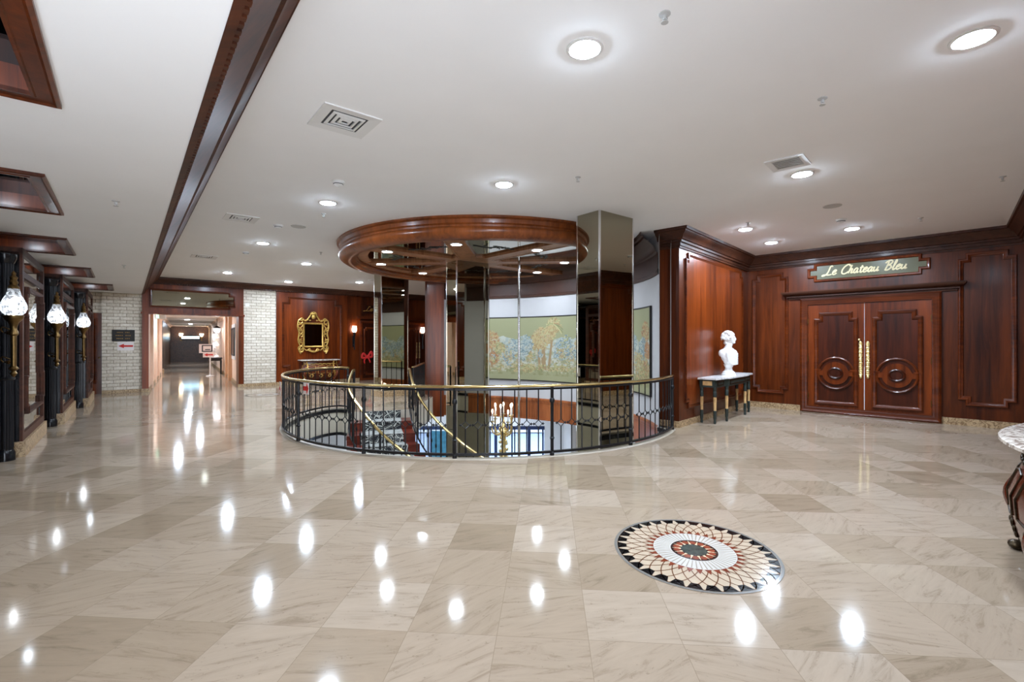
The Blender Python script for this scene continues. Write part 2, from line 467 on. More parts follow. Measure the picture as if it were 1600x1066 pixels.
M['wshade'] = emis('lit_frosted_shade', (1.0, 0.74, 0.55, 1), 5)
M['wp'] = plain('white_plastic', srgb(226, 226, 224), 0.5, var=0.0)
M['grille'] = plain('dark_grille', srgb(58, 60, 62), 0.6, var=0.05)
M['pgrey'] = plain('grey_perforated_metal', srgb(190, 190, 188), 0.6, var=0.04, vscale=60)
M['paper'] = plain('white_paper', srgb(238, 228, 224), 0.8, var=0.0)
M['red'] = plain('red_print', srgb(206, 44, 40), 0.7, var=0.05)
M['plaque'] = plain('black_plaque', srgb(20, 15, 12), 0.6, var=0.1)
M['olive'] = plain('olive_glass', srgb(98, 96, 68), 0.3, var=0.03, spec=.3)
M['cream'] = plain('cream_lettering', srgb(240, 226, 180), 0.5, var=0.03)
M['carpet'] = mat_carpet()
M['carpetg'] = plain('grey_mottled_carpet', srgb(150,150,144), .95, var=.35, vscale=16)
M['tread'] = wood('red_mahogany_tread', srgb(69, 19, 10), srgb(128, 50, 30), axis='x', strip=0.05)
M['navy'] = plain('dark_blue_metal', srgb(34, 48, 82), 0.4, 0.3, var=0.08)
M['teal'] = plain('teal_glass_film', srgb(58, 112, 134), 0.3, var=0.25, vscale=9)
M['lowfloor'] = mat_marble('lower_floor_stone', srgb(160, 150, 140), srgb(205, 198, 190), 2, 0.25)
M['dstone'] = mat_marble('dark_brown_stone', srgb(34, 22, 16), srgb(74, 50, 36), 9, 0.3)
M['inlay'] = wood('rosewood_inlay', srgb(47, 11, 3), srgb(118, 50, 18), axis='x', strip=0.3, stripw=0.06)
M['rosew'] = wood('rosewood', srgb(48, 11, 3), srgb(112, 41, 13), rough=0.2, coat=0.5)
M['bronze'] = plain('dark_bronze_mounts', srgb(58, 46, 30), 0.35, 0.8, var=0.5, vscale=40)
M['leafm'] = plain('black_leaf_ornament', (0.012, 0.01, 0.008, 1), 0.5, var=0.2)

# ------------------------------------------------------------------ plan axes
D1 = Vector((-.628, .779)); N1 = Vector((.779, .628))          # left wing: along the beam / across it
def dnp(d, n): q = D1*d + N1*n; return (q.x, q.y)
A_N1 = math.atan2(N1.y, N1.x); A_D1 = math.atan2(D1.y, D1.x)
C0 = Vector((5.55, 11.25))                                      # inner corner of the two panelled walls
EB = Vector((.675, .738)); EB.normalize(); A_B = math.atan2(EB.y, EB.x)
ED = Vector((.70, -.714)); ED.normalize(); A_D = math.atan2(ED.y, ED.x)
DOORLEN = 4.45
W0 = C0 + ED*DOORLEN                                            # right end of the door wall
ER = -EB; A_R = math.atan2(ER.y, ER.x)
BW = D1*18.2                                                    # origin of the back wall frame
RC = Vector((-.59, 9.87)); RR = 3.71                            # stair opening, railing side
MC = Vector((-1.9, 9.1)); MR = 4.55                             # curved mural wall
RING = Vector((-.55, 10.5)); HUB = Vector((-.88, 10.47))

# hole in the floor
def arc(c, r, a0, a1, n):
    return [(c.x + r*math.cos(math.radians(a0+(a1-a0)*i/n)), c.y + r*math.sin(math.radians(a0+(a1-a0)*i/n))) for i in range(n+1)]
left_curl = [tuple(p)[:2] for p in spline([(-3.66,10.70,0),(-3.92,10.86,0),(-4.15,10.68,0),(-4.27,10.30,0),(-4.30,9.95,0)], 5)]
front_arc = arc(RC, RR, 181, 333.5, 80)
mural_arc = arc(MC, MR, -7.0, 93.5, 50)
hole = left_curl + front_arc + mural_arc + [(-2.24, 10.72), (-3.52, 10.22)]

# ------------------------------------------------------------------ setting: floor, ceilings, walls
def poly_with_hole(outer, inner, z, more=()):
    loops = [[Vector((x, y, 0)) for x, y in outer]] + ([[Vector((x, y, 0)) for x, y in inner]] if inner else []) + [[Vector((x, y, 0)) for x, y in q] for q in more]
    tri = tessellate_polygon(loops)
    vs = [(x, y, z) for x, y in outer] + ([(x, y, z) for x, y in inner] if inner else []) + [(x, y, z) for q in more for x, y in q]
    b = MB(); b.add(vs, [list(t) for t in tri]); return b
OUT = [(-34, -0.9), (-0.8, -0.9), (-0.8, 0.1), (12, 0.1), (12, 14.3), (-1.2, 14.3), (-2.6, 21.8), (-6, 27), (-10, 48), (-34, 48)]
fl = struct(poly_with_hole(OUT, hole, 0.0).build('floor', M['floor'], smooth=0))
ce = struct(poly_with_hole([(-34,-2.5),(12,-2.5),(12,14.3),(-1.2,14.3),(-2.6,21.8),(-4,24),(-34,24)], None, H).build('ceiling', M['ceil'], smooth=0))
# dropped ceiling on the left (its face is carried by the crown beam)
COFFERS = [(2.45,4.0,-.32),(5.74,7.35,-.56),(9.08,10.63,-.66),(12.4,14.0,-.55),(15.6,17.2,-.28)]
pa, pb, pc, pd = dnp(-4.5, .366), dnp(18.3, .366), dnp(18.3, -8), dnp(-4.5, -8)
sof = poly_with_hole([pa, pb, pc, pd], None, HS, [[dnp(a+.08,n-.08),dnp(c-.08,n-.08),dnp(c-.08,n-2.02),dnp(a+.08,n-2.02)] for a,c,n in COFFERS])
sof.add([(p[0], p[1], z) for z in (HS, H-.001) for p in (pa, pb)], [[0,1,3,2]])
struct(sof.build('ceiling_soffit', M['ceil'], smooth=0))
# crown beam along the drop
b = MB()
prof = [(-.015,HS-.005),(.03,HS-.005),(.03,HS+.05),(.045,HS+.055),(.05,HS+.07),(.25,HS+.30),(.26,HS+.335),(.285,HS+.335),(.29,HS+.365),(.33,HS+.42),(.375,HS+.45),(.38,HS+.49),(.40,HS+.49),(.40,H)]
b.sweep([dnp(-2.2,.366), dnp(18.15,.366)], prof, side=1)
bm_ = struct(b.build('trim_1', M['dark']))
b = MB()
k = 0
dd = 1.2
while dd < 18.1:
    c = dnp(dd, .366+.042)
    b.obox((c[0], c[1], HS+.026), (D1.x*.018, D1.y*.018, 0), (N1.x*.014, N1.y*.014, 0), (0,0,.018)); dd += .062
b.build('dentil_course', M['dark'], bm_, smooth=0)

# left wall behind the piers
b = MB(); b.box(-2.2, 20, 0, .2, 0, HS)
o = struct(b.build('wall_left', M['black'], loc=(*dnp(0,-2.75), 0), rz=A_D1, smooth=0))

def notched(x0, x1, z0, z1, e):
    return [(x0,z0+e),(x0+e,z0+e),(x0+e,z0),(x1-e,z0),(x1-e,z0+e),(x1,z0+e),(x1,z1-e),(x1-e,z1-e),(x1-e,z1),(x0+e,z1),(x0+e,z1-e),(x0,z1-e)]
PMOLD = [(0,0),(0,.022),(.012,.034),(.03,.034),(.042,.024),(.06,.02),(.072,.012),(.075,0)]
def rect(x0, x1, z0, z1): return [(x0,z0),(x1,z0),(x1,z1),(x0,z1)]

# crown used on the panelled walls
CROWN = [(0,3.16),(.02,3.16),(.025,3.19),(.04,3.20),(.04,3.25),(.075,3.255),(.075,3.29),(.10,3.30),(.13,3.36),(.19,3.405),(.20,3.43),(.23,3.435),(.235,H)]
def dentils(b, p, q, out, z, step=.055, w=.016, dz=.02, dep=.016):
    p = Vector(p[:2]); q = Vector(q[:2]); t = (q-p); Lh = t.length; t.normalize(); n = Vector((t.y, -t.x))
    k = step/2
    while k < Lh:
        c = p + t*k + n*out
        b.obox((c.x, c.y, z), (t.x*w, t.y*w, 0), (n.x*dep, n.y*dep, 0), (0,0,dz)); k += step

# --- bust wall (wall_right in plan runs from the rotunda to the inner corner)
TH = .36
bw0 = C0 - EB*3.88
b = MB(); b.box(0, 3.88, 0, TH, 0, H)
wb = struct(b.build('wall_bust', M['wood'], loc=(bw0.x, bw0.y, 0), rz=A_B, smooth=0))
MB().mould(notched(.24, 3.44, .30, 3.12, .11), PMOLD).build('panel_moulding', M['woodx'], wb)
b = MB(); b.prism_xz(notched(.31, 3.37, .37, 3.05, .11), -.014, .0); b.build('panel', M['wood2'], wb, smooth=0)
b = MB(); b.box(-.02, 3.88, -.02, TH, 0, .11); b.build('baseboard', M['stone'], wb, smooth=0)
# --- door wall
b = MB(); b.box(0, 1.16, 0, .3, 0, H); b.box(3.33, DOORLEN+.3, 0, .3, 0, H); b.box(1.16, 3.33, 0, .3, 2.36, H); b.box(1.16, 3.33, .2, .3, 0, 2.36)
wd = struct(b.build('wall_door', M['wood'], loc=(C0.x, C0.y, 0), rz=A_D, smooth=0))
b = MB(); b.mould(notched(.10, .86, .34, 3.06, .10), PMOLD); b.build('panel_moulding', M['woodx'], wd)
b = MB(); b.mould(notched(3.62, 4.36, .36, 3.10, .10), PMOLD); b.build('panel_moulding', M['woodx'], wd)
b = MB(); b.box(.0, 1.14, -.02, 0, 0, .125); b.box(3.36, DOORLEN, -.02, 0, 0, .125); b.build('baseboard', M['stone'], wd, smooth=0)
# --- right wall (towards the camera)
b = MB(); b.box(0, 11.5, 0, .3, 0, H)
wr = struct(b.build('wall_right', M['wood'], loc=(W0.x, W0.y, 0), rz=A_R, smooth=0))
b = MB()
for i in range(5): b.mould(notched(.3+2.1*i, 2.1+2.1*i, .36, 3.10, .10), PMOLD)
b.build('panel_moulding', M['woodx'], wr)
b = MB(); b.box(0.02, 11.5, -.02, 0, 0, .125); b.build('baseboard', M['stone'], wr, smooth=0)
# --- crown over the three walls
pe = W0 + ER*11.5
q0 = bw0 + Vector((-EB.y, EB.x))*TH
b = MB(); b.sweep([(q0.x,q0.y),(bw0.x,bw0.y),(C0.x,C0.y),(W0.x,W0.y),(pe.x,pe.y)], CROWN, side=1)
dentils(b, bw0+EB*.05, C0-EB*.06, .054, 3.272); dentils(b, C0+ED*.08, W0-ED*.08, .054, 3.272); dentils(b, W0+ER*.08, W0+ER*4, .054, 3.272)
struct(b.build('trim_2', M['crown']))

# --- back wall frame
def backpart(mb, name, mat, parent=None, smooth=0):
    if parent: return mb.build(name, mat, parent, smooth=smooth)
    return struct(mb.build(name, mat, loc=(BW.x, BW.y, 0), rz=A_N1, smooth=smooth))
b = MB(); b.box(-.56, .36, 0, .3, 0, HS+.02); w1 = backpart(b, 'wall_back', M['brick'])
b = MB(); b.box(-.56, .36, -.025, 0, 0, .1); b.build('baseboard', M['stone'], w1, smooth=0)
b = MB(); b.box(-1.0, -.56, .1, .3, 2.35, HS+.02); b.box(-2.6,-1.25,.1,.3,0,HS+.02); b.box(-1.25,-1.0,.1,.3,2.35,HS+.02); backpart(b, 'wall_back_recess', M['brick'])
b = MB(); b.box(-1.25, -.56, .12, .18, .0, 2.35); d4 = backpart(b, 'door_3', M['wood2'])
b = MB(); b.mould(rect(-1.14,-.67,.3,2.2), PMOLD, .12); b.build('panel_moulding', M['woodx'], d4)
b = MB(); b.ell((-.62,.09,1.05),(.025,.025,.025)); b.build('door_knob', M['brass'], d4)
# doorway to the corridor: wooden jambs and header
b = MB(); b.box(.36,.52,-.08,.35,0,2.36); b.box(2.91,3.06,-.08,.35,0,2.36); b.box(.36,3.06,-.05,.35,2.36,H)
b.box(.33,3.09,-.1,-.05,2.36,2.42)
w2 = backpart(b, 'wall_back_header', M['wood2'])
b = MB(); b.box(.34,.54,-.1,.0,0,.1); b.box(2.89,3.08,-.1,.0,0,.1); b.build('baseboard', M['stone'], w2, smooth=0)
hm = [(.60,2.62),(2.62,2.62),(2.62,2.70),(2.76,2.70),(2.76,2.98),(2.62,2.98),(2.62,3.08),(.60,3.08)]
b = MB(); b.mould([(p[0],p[1]) for p in hm], [(-.06,0),(-.06,.02),(-.03,.03),(0,.012),(0,0)], -.05); b.build('mirror_frame', M['woodx'], w2)
b = MB(); b.prism_xz(hm, -.058, -.05); b.build('header_mirror', M['mirror'], w2, smooth=0)
b = MB(); b.box(3.06, 4.07, 0, .3, 0, H); w3 = backpart(b, 'wall_back_brick', M['brick'])
b = MB(); b.box(3.06, 4.07, -.025, 0, 0, .1); b.build('baseboard', M['stone'], w3, smooth=0)
b = MB(); b.box(4.07, 6.58, -.03, .3, 0, H); w4 = backpart(b, 'wall_back_panelled', M['wood2'])
MB().mould(notched(4.26, 6.36, .42, 3.12, .2), PMOLD, -.03).build('panel_moulding', M['woodx'], w4)
b = MB(); b.box(4.07, 6.58, -.05, -.03, 0, .1); b.build('baseboard', M['stone'], w4, smooth=0)
b = MB(); b.box(6.58, 10.6, .12, .4, 0, H); w5 = backpart(b, 'wall_back_alcove', M['wood'])
b = MB(); b.box(6.58, 7.1, .1, .12, 0, .1); b.box(8.8, 9.0, .1, .12, 0, .1); b.build('baseboard', M['stone'], w5, smooth=0)
def back_door(name, x0, x1, hx):
    b = MB(); b.box(x0, x1, .08, .12, 0, 2.25); d = backpart(b, name, M['woodin'])
    b = MB(); b.mould([(x0-.09,0),(x1+.09,0),(x1+.09,2.34),(x0-.09,2.34)], [(0,0),(0,.05),(.03,.06),(.09,.05),(.09,.0)], .12); b.box(x0-.2,x1+.2,-.02,.12,2.42,2.52); b.build('door_casing', M['woodx'], d)
    xm = (x0+x1)/2
    for a, c in ((x0+.06, xm-.04), (xm+.04, x1-.06)):
        MB().mould(notched(a, c, .2, 2.1, .07), PMOLD, .08).build('panel_moulding', M['woodx'], d)
    for s in hx:
        b = MB()
        for k in range(9): b.ell((s,.05,.86+.075*k),(.03-.006*(k%2),.02,.045),8,6)
        b.build('door_handle', M['goldm'], d)
    return d
back_door('door_2', 7.2, 8.7, ())
back_door('door_4', 9.02, 10.2, (9.56, 9.68))
pts = [BW+N1*.40+D1*-.05, BW+N1*4.07-D1*.0, BW+N1*10.6]
CR2 = [(o_, z) for o_, z in CROWN]
b = MB(); b.sweep([(p.x,p.y) for p in (pts[0], pts[2])], [(o_, z+.0) for o_, z in [(.0,3.28),(.06,3.28),(.07,3.31),(.11,3.315),(.13,3.36),(.19,3.41),(.2,3.43),(.235,3.435),(.24,H)]], side=1)
dentils(b, pts[0], pts[2], .085, 3.295, step=.07)
struct(b.build('trim_3', M['crown']))
# side wall closing the alcove behind the mural wall
e0 = BW+N1*10.3; e1 = Vector((-2.5, 13.75))
t = (e1-e0); b = MB(); b.box(0, t.length, 0, .25, 0, H)
struct(b.build('wall_alcove_side', M['wood'], loc=(e0.x, e0.y, 0), rz=math.atan2(t.y, t.x), smooth=0))

# --- curved mural wall
def arcstrip(c, r0, r1, a0, a1, z0, z1, n=60):
    b = MB(); b.lathe([(r0,z0),(r0,z1),(r1,z1),(r1,z0),(r0,z0)], c.x, c.y, n, math.radians(a0), math.radians(a1))
    return b
wm = struct(arcstrip(MC, MR, MR+.2, -8.5, 95, 0, H).build('wall_mural', M['white']))
b = MB(); b.lathe([(MR,2.72),(MR-.03,2.72),(MR-.035,2.78),(MR-.02,2.79),(MR-.02,3.10),(MR-.06,3.12),(MR-.07,3.17),(MR-.12,3.24),(MR-.2,3.32),(MR-.26,3.36),(MR-.27,3.40),(MR-.31,3.41),(MR-.32,H)], MC.x, MC.y, 60, math.radians(-7.6), math.radians(95))
b.build('cornice', M['brown'], wm)
# wooden pilaster closing the mural wall's left end
pd_ = Vector((-2.12, 13.28))
b = MB(); b.box(-.23,.23,-.06,.3,-.56,H)
b.box(-.17,.17,-.075,-.06,-.4,3.3)
o = struct(b.build('trim_4', M['wood2'], loc=(pd_.x, pd_.y, 0), rz=math.radians(8), smooth=0))

# fascia round the opening
def strip(pts, z0, z1, off=0.0):
    b = MB(); b.sweep(pts, [(off, z0), (off, z1)], side=1); return b
fa = MB(); fa.lathe([(MR,.0),(MR-.02,.0),(MR-.035,-.02),(MR-.035,-.06),(MR-.02,-.075),(MR-.02,-.09),(MR-.01,-.10),(MR-.01,-.13),(MR+.0,-.14),(MR,-.54),(MR-.02,-.54),(MR-.02,-.58),(MR+.2,-.58)], MC.x, MC.y, 60, math.radians(-7), math.radians(93.5))
f1 = struct(fa.build('trim_5', M['fascia']))
lp = [hole[-1]] + left_curl + front_arc + [mural_arc[0]]
f2 = struct(strip(lp, -.56, -.001).build('trim_6', M['beige']))
b = MB(); b.sweep(lp, [(0,-.09),(.02,-.09),(.02,-.02),(.0,-.02)], side=-1); b.sweep(lp, [(0,-.60),(.03,-.60),(.03,-.54),(.0,-.54)], side=-1)
b.build('edge_band', M['iron'], f2)
b = MB(); b.sweep(left_curl+front_arc, [(-.015,0),(-.015,.012),(.07,.012),(.08,0)], side=1); struct(b.build('trim_7', plain('pale_stone_curb', srgb(176,163,144), .4)))
f3 = struct(strip([mural_arc[-1], (-2.24,10.72), (-3.52,10.22), left_curl[0]], -.56, -.001).build('trim_8', M['beige']))

# ------------------------------------------------------------------ lower level seen through the opening
LZ = -3.4
b = MB(); b.add([(-9,3,LZ),(9,3,LZ),(9,16.4,LZ),(-9,16.4,LZ)], [[0,1,2,3]]); struct(b.build('floor_lower', M['lowfloor'], smooth=0))
struct(poly_with_hole([(-9,3),(9,3),(9,17),(-9,17)], hole, -.58).build('ceiling_lower', M['ceil'], smooth=0))
b = MB(); b.box(-9,-8.8,3,17,LZ,-.58); struct(b.build('wall_lower_left', M['beige'], smooth=0))
b = MB(); b.box(8.8,9,3,17,LZ,-.58); struct(b.build('wall_lower_right', M['beige'], smooth=0))
b = MB(); b.box(-9,9,2.9,3,LZ,-.58); struct(b.build('wall_lower_front', M['beige'], smooth=0))
b = MB(); b.box(-9,-3.4,16.2,16.4,LZ,-.58); b.box(1.1,9,16.2,16.4,LZ,-.58); b.box(-3.4,1.1,16.2,16.4,-1.34,-.58)
b.box(1.75,1.9,14.2,16.2,LZ,-.58)
struct(b.build('wall_lower_back', M['white'], smooth=0))
# shop-front glazing of the lower lobby
sf = MB()
for x, w in ((-3.35,.06),(-2.75,.05),(-2.1,.05),(-1.5,.05),(-.55,.10),(.0,.05),(.58,.10),(1.05,.05)): sf.box(x-w/2,x+w/2,16.2,16.32,LZ,-1.34)
sf.box(-3.4,1.1,16.18,16.34,-1.46,-1.34); sf.box(-3.4,1.1,16.2,16.32,LZ,LZ+.12)
w_ = struct(sf.build('window_1', M['navy'], smooth=0))
b = MB(); b.box(-3.4,1.1,16.25,16.26,LZ+.12,-1.46); b.build('pane', M['pane'], w_, smooth=0)
b = MB(); b.box(-2.72,-2.12,16.19,16.2,-2.5,-1.5); b.build('window_film', M['teal'], w_, smooth=0)
b = MB(); b.add([(-14,16.5,LZ-.05),(14,16.5,LZ-.05),(14,34,LZ-.05),(-14,34,LZ-.05)],[[0,1,2,3]]); struct(b.build('ground', plain('street_paving', srgb(120,130,150),.8), smooth=0))
b = MB(); b.box(-6,6,26,27,LZ,-1.2); b.box(-6,6,25.9,26,-2.2,-2.1)
struct(b.build('wall_outside', M['white'], smooth=0))
b = MB(); b.box(2.1,2.5,16.1,16.2,LZ,-1.5); struct(b.build('door_5', M['woodin'], smooth=0))

# ------------------------------------------------------------------ mural
def paint_mural(nx, nz):   # colours of the painting itself
    rng = np.random.default_rng(3)
    def hexc(r,g,b): return np.array(srgb(r,g,b)[:3])
    img = np.zeros((nz, nx, 3))
    zz = np.linspace(0,1,nz)[:,None]; xx = np.linspace(0,1,nx)[None,:]
    img[:] = hexc(166,167,124)
    def smooth_noise(sx, sz, seed):
        r = np.random.default_rng(seed); g = r.random((sz+2, sx+2))
        X = np.linspace(0, sx, nx); Z = np.linspace(0, sz, nz); xi = X.astype(int); zi = Z.astype(int)
        fx = (X-xi)[None,:]; fz = (Z-zi)[:,None]; fx = fx*fx*(3-2*fx); fz = fz*fz*(3-2*fz)
        a = g[np.ix_(zi,xi)]; b2 = g[np.ix_(zi,xi+1)]; c = g[np.ix_(zi+1,xi)]; d = g[np.ix_(zi+1,xi+1)]
        return (a*(1-fx)+b2*fx)*(1-fz)+(c*(1-fx)+d*fx)*fz
    def fb(sx, sz, s): return sum(smooth_noise(sx*2**k, sz*2**k, s+k)/2**(k+1) for k in range(5))
    def blend(mask, col):
        m_ = np.clip(mask,0,1)[:,:,None]; img[:] = img*(1-m_)+np.asarray(col)*m_
    blend((fb(8,4,1)-.35)*.5, hexc(176,176,132))
    F_ = fb(24,8,81)
    def soft(zt): return np.clip((zt+.35*(F_-.5)-zz)*14,0,1)
    hills = .58+.16*fb(9,1,11)[0:1,:]+.10*fb(30,1,19)[0:1,:]-.06
    blend(((zz < hills) & (zz > .22))*np.clip((fb(30,12,21)-.22)*5,0,1), hexc(214,220,212))
    blend(((zz < hills) & (zz > .2))*np.clip((fb(60,22,31)-.50)*9,0,1)*.7, hexc(156,180,188))
    blend(((zz < hills-.06) & (zz > .16))*np.clip((fb(54,20,41)-.50)*9,0,1)*.7, hexc(192,170,122))
    blend((zz > .12)*soft(.45)*np.clip((fb(80,30,51)-.5)*9,0,1)*.7, hexc(228,224,202))
    blend((zz > .10)*soft(.50)*np.clip((fb(90,34,61)-.55)*12,0,1)*.7, hexc(140,146,98))
    blend((zz < .13)*.9, hexc(172,170,128))
    blend(((zz < .17) & (zz > .085))*np.clip((fb(120,30,71)-.45)*8,0,1), hexc(150,150,98))
    def stroke(x0, z0, x1, z1, w0, w1, col, asp):
        n = max(4, int(abs(x1-x0)*nx+abs(z1-z0)*nz)+1)
        for k in range(n):
            t = k/(n-1); cx_ = (x0+(x1-x0)*t)*nx; cz = (z0+(z1-z0)*t)*nz; w = (w0+(w1-w0)*t)*nz
            ya, yb, xa, xb = int(max(0,cz-w)), int(min(nz,cz+w+1)), int(max(0,cx_-w)), int(min(nx,cx_+w+1))
            img[ya:yb, xa:xb] = img[ya:yb, xa:xb]*.35+np.asarray(col)*.65
    asp = nx/nz
    def leafball(cx_, cz, rad, cols, n):
        for k in range(n):
            a = rng.random()*2*PI; r = rad*math.sqrt(rng.random()); x = cx_+math.cos(a)*r/asp; z = cz+math.sin(a)*r
            a2 = rng.random()*PI; l = .03
            stroke(x, z, x+math.cos(a2)*l/asp, z+math.sin(a2)*l*.7, .006, .0025, cols[rng.integers(len(cols))], asp)
    tan = [hexc(196,160,104), hexc(214,184,130), hexc(176,134,84), hexc(206,196,140)]
    blue = [hexc(122,156,176), hexc(168,190,198), hexc(204,214,212), hexc(96,132,150)]
    grn = [hexc(130,136,84), hexc(172,172,112), hexc(214,206,150)]
    rust = [hexc(186,112,62), hexc(206,140,84), hexc(160,92,54)]
    # big palm, grove, shrubs; positions as fractions from the right end of the panel
    for x, zb, zt, lean in ((.665,.2,.80,-.022),(.685,.18,.60,.008),(.698,.17,.62,.0),(.712,.18,.58,.010),(.06,.12,.62,.01),(.955,.2,.62,.0),(.40,.2,.6,.0)):
        for j in range(3): stroke(x+.003*j, zb, x+lean+.002*j, zt, .011, .007, hexc(176,138,96), asp)
    leafball(.640,.86,.13,tan+grn,300); leafball(.655,.74,.10,tan,140)
    leafball(.705,.66,.17,tan+[hexc(206,180,140)],420); leafball(.735,.6,.12,tan,200)
    leafball(.60,.48,.15,blue,260); leafball(.57,.58,.12,blue+grn,200); leafball(.55,.42,.12,blue+tan,160)
    leafball(.79,.56,.15,blue,260); leafball(.84,.50,.15,blue+[hexc(214,218,208)],240); leafball(.89,.42,.13,blue+tan,200)
    leafball(.962,.64,.14,tan+rust,260); leafball(.95,.34,.10,rust,200); leafball(.92,.5,.1,tan+grn,140)
    leafball(.05,.70,.13,tan+rust,240); leafball(.075,.52,.13,blue,240); leafball(.03,.50,.10,rust,160); leafball(.04,.28,.12,rust+grn,240); leafball(.10,.35,.12,tan+grn,180)
    for x in (.17,.25,.33,.41,.48): leafball(x,.5+.12*math.sin(x*40),.17,[tan,blue,grn+tan,blue+tan][int(x*100)%4],280)
    for k in range(70): leafball(.01+.98*rng.random(), .16+.08*rng.random(), .05, grn+tan, 18)
    for k in range(46): leafball(.01+.98*rng.random(), .24+.26*rng.random(), .05, [blue,grn+tan,tan][k%3], 14)
    for k in range(7):   # big fronds of the palm
        a = -.5+.68*k
        for w_ in (-.12,0,.12):
            P_ = [(.642+math.cos(a+w_)*.19*t/asp, .87+math.sin(a+w_)*.10*t-.09*t*t) for t in [i/8 for i in range(9)]]
            for p_, q_ in zip(P_, P_[1:]): stroke(*p_, *q_, .006, .004, (tan+grn)[(k*2+int(w_*9)) % 7], asp)
    img[:] = img*.72+hexc(172,172,140)*.28
    img[:] = img*.90
    return img
def build_mural():
    nx, nz = 900, 240
    img = paint_mural(nx, nz)
    a0, a1, z0, z1, r = -0.6, 76.0, .475, 2.18, MR-.035
    vs = []; fs = []
    for j in range(nz):
        z = z0+(z1-z0)*j/(nz-1)
        for i in range(nx):
            a = math.radians(a0+(a1-a0)*i/(nx-1)); vs.append((MC.x+r*math.cos(a), MC.y+r*math.sin(a), z))
    for j in range(nz-1):
        for i in range(nx-1): fs.append((j*nx+i, j*nx+i+1, (j+1)*nx+i+1, (j+1)*nx+i))
    me = bpy.data.meshes.new('canvas'); me.from_pydata(vs, [], fs)
    ca = me.color_attributes.new('paint', 'FLOAT_COLOR', 'POINT')
    buf = np.ones((nx*nz, 4), dtype=np.float32); buf[:, :3] = img.reshape(-1, 3); ca.data.foreach_set('color', buf.ravel())
    m, nt, bs = newmat('painted_landscape')
    at = N(nt, 'ShaderNodeAttribute', attribute_name='paint'); nt.links.new(at.outputs['Color'], bs.inputs['Base Color'])
    bs.inputs['Roughness'].default_value = .55
    me.materials.append(m)
    root = empty('landscape_mural', (MC.x+r*math.cos(.65), MC.y+r*math.sin(.65), z0))
    tag(root, 'long landscape mural of palms and shrubs on olive ground on the curved white wall', 'mural')
    o = bpy.data.objects.new('canvas', me); COL.objects.link(o); o.parent = root; o.location = (-root.location.x, -root.location.y, -z0)
    b = MB(); b.lathe([(MR,z0-.015),(r-.008,z0-.015),(r-.008,z0+.01),(r,z0+.01)], MC.x, MC.y, 70, math.radians(a0), math.radians(a1))
    b.lathe([(MR,z1+.015),(r-.008,z1+.015),(r-.008,z1-.01),(r,z1-.01)], MC.x, MC.y, 70, math.radians(a0), math.radians(a1))
    for a in (a0, a1):
        ar = math.radians(a); b.obox((MC.x+(r+.01)*math.cos(ar), MC.y+(r+.01)*math.sin(ar), (z0+z1)/2), (.02*math.cos(ar),.02*math.sin(ar),0), (-.012*math.sin(ar),.012*math.cos(ar),0), (0,0,(z1-z0)/2+.015))
    f = b.build('frame', M['plaque'], root); f.location = (-root.location.x, -root.location.y, -z0)
build_mural()

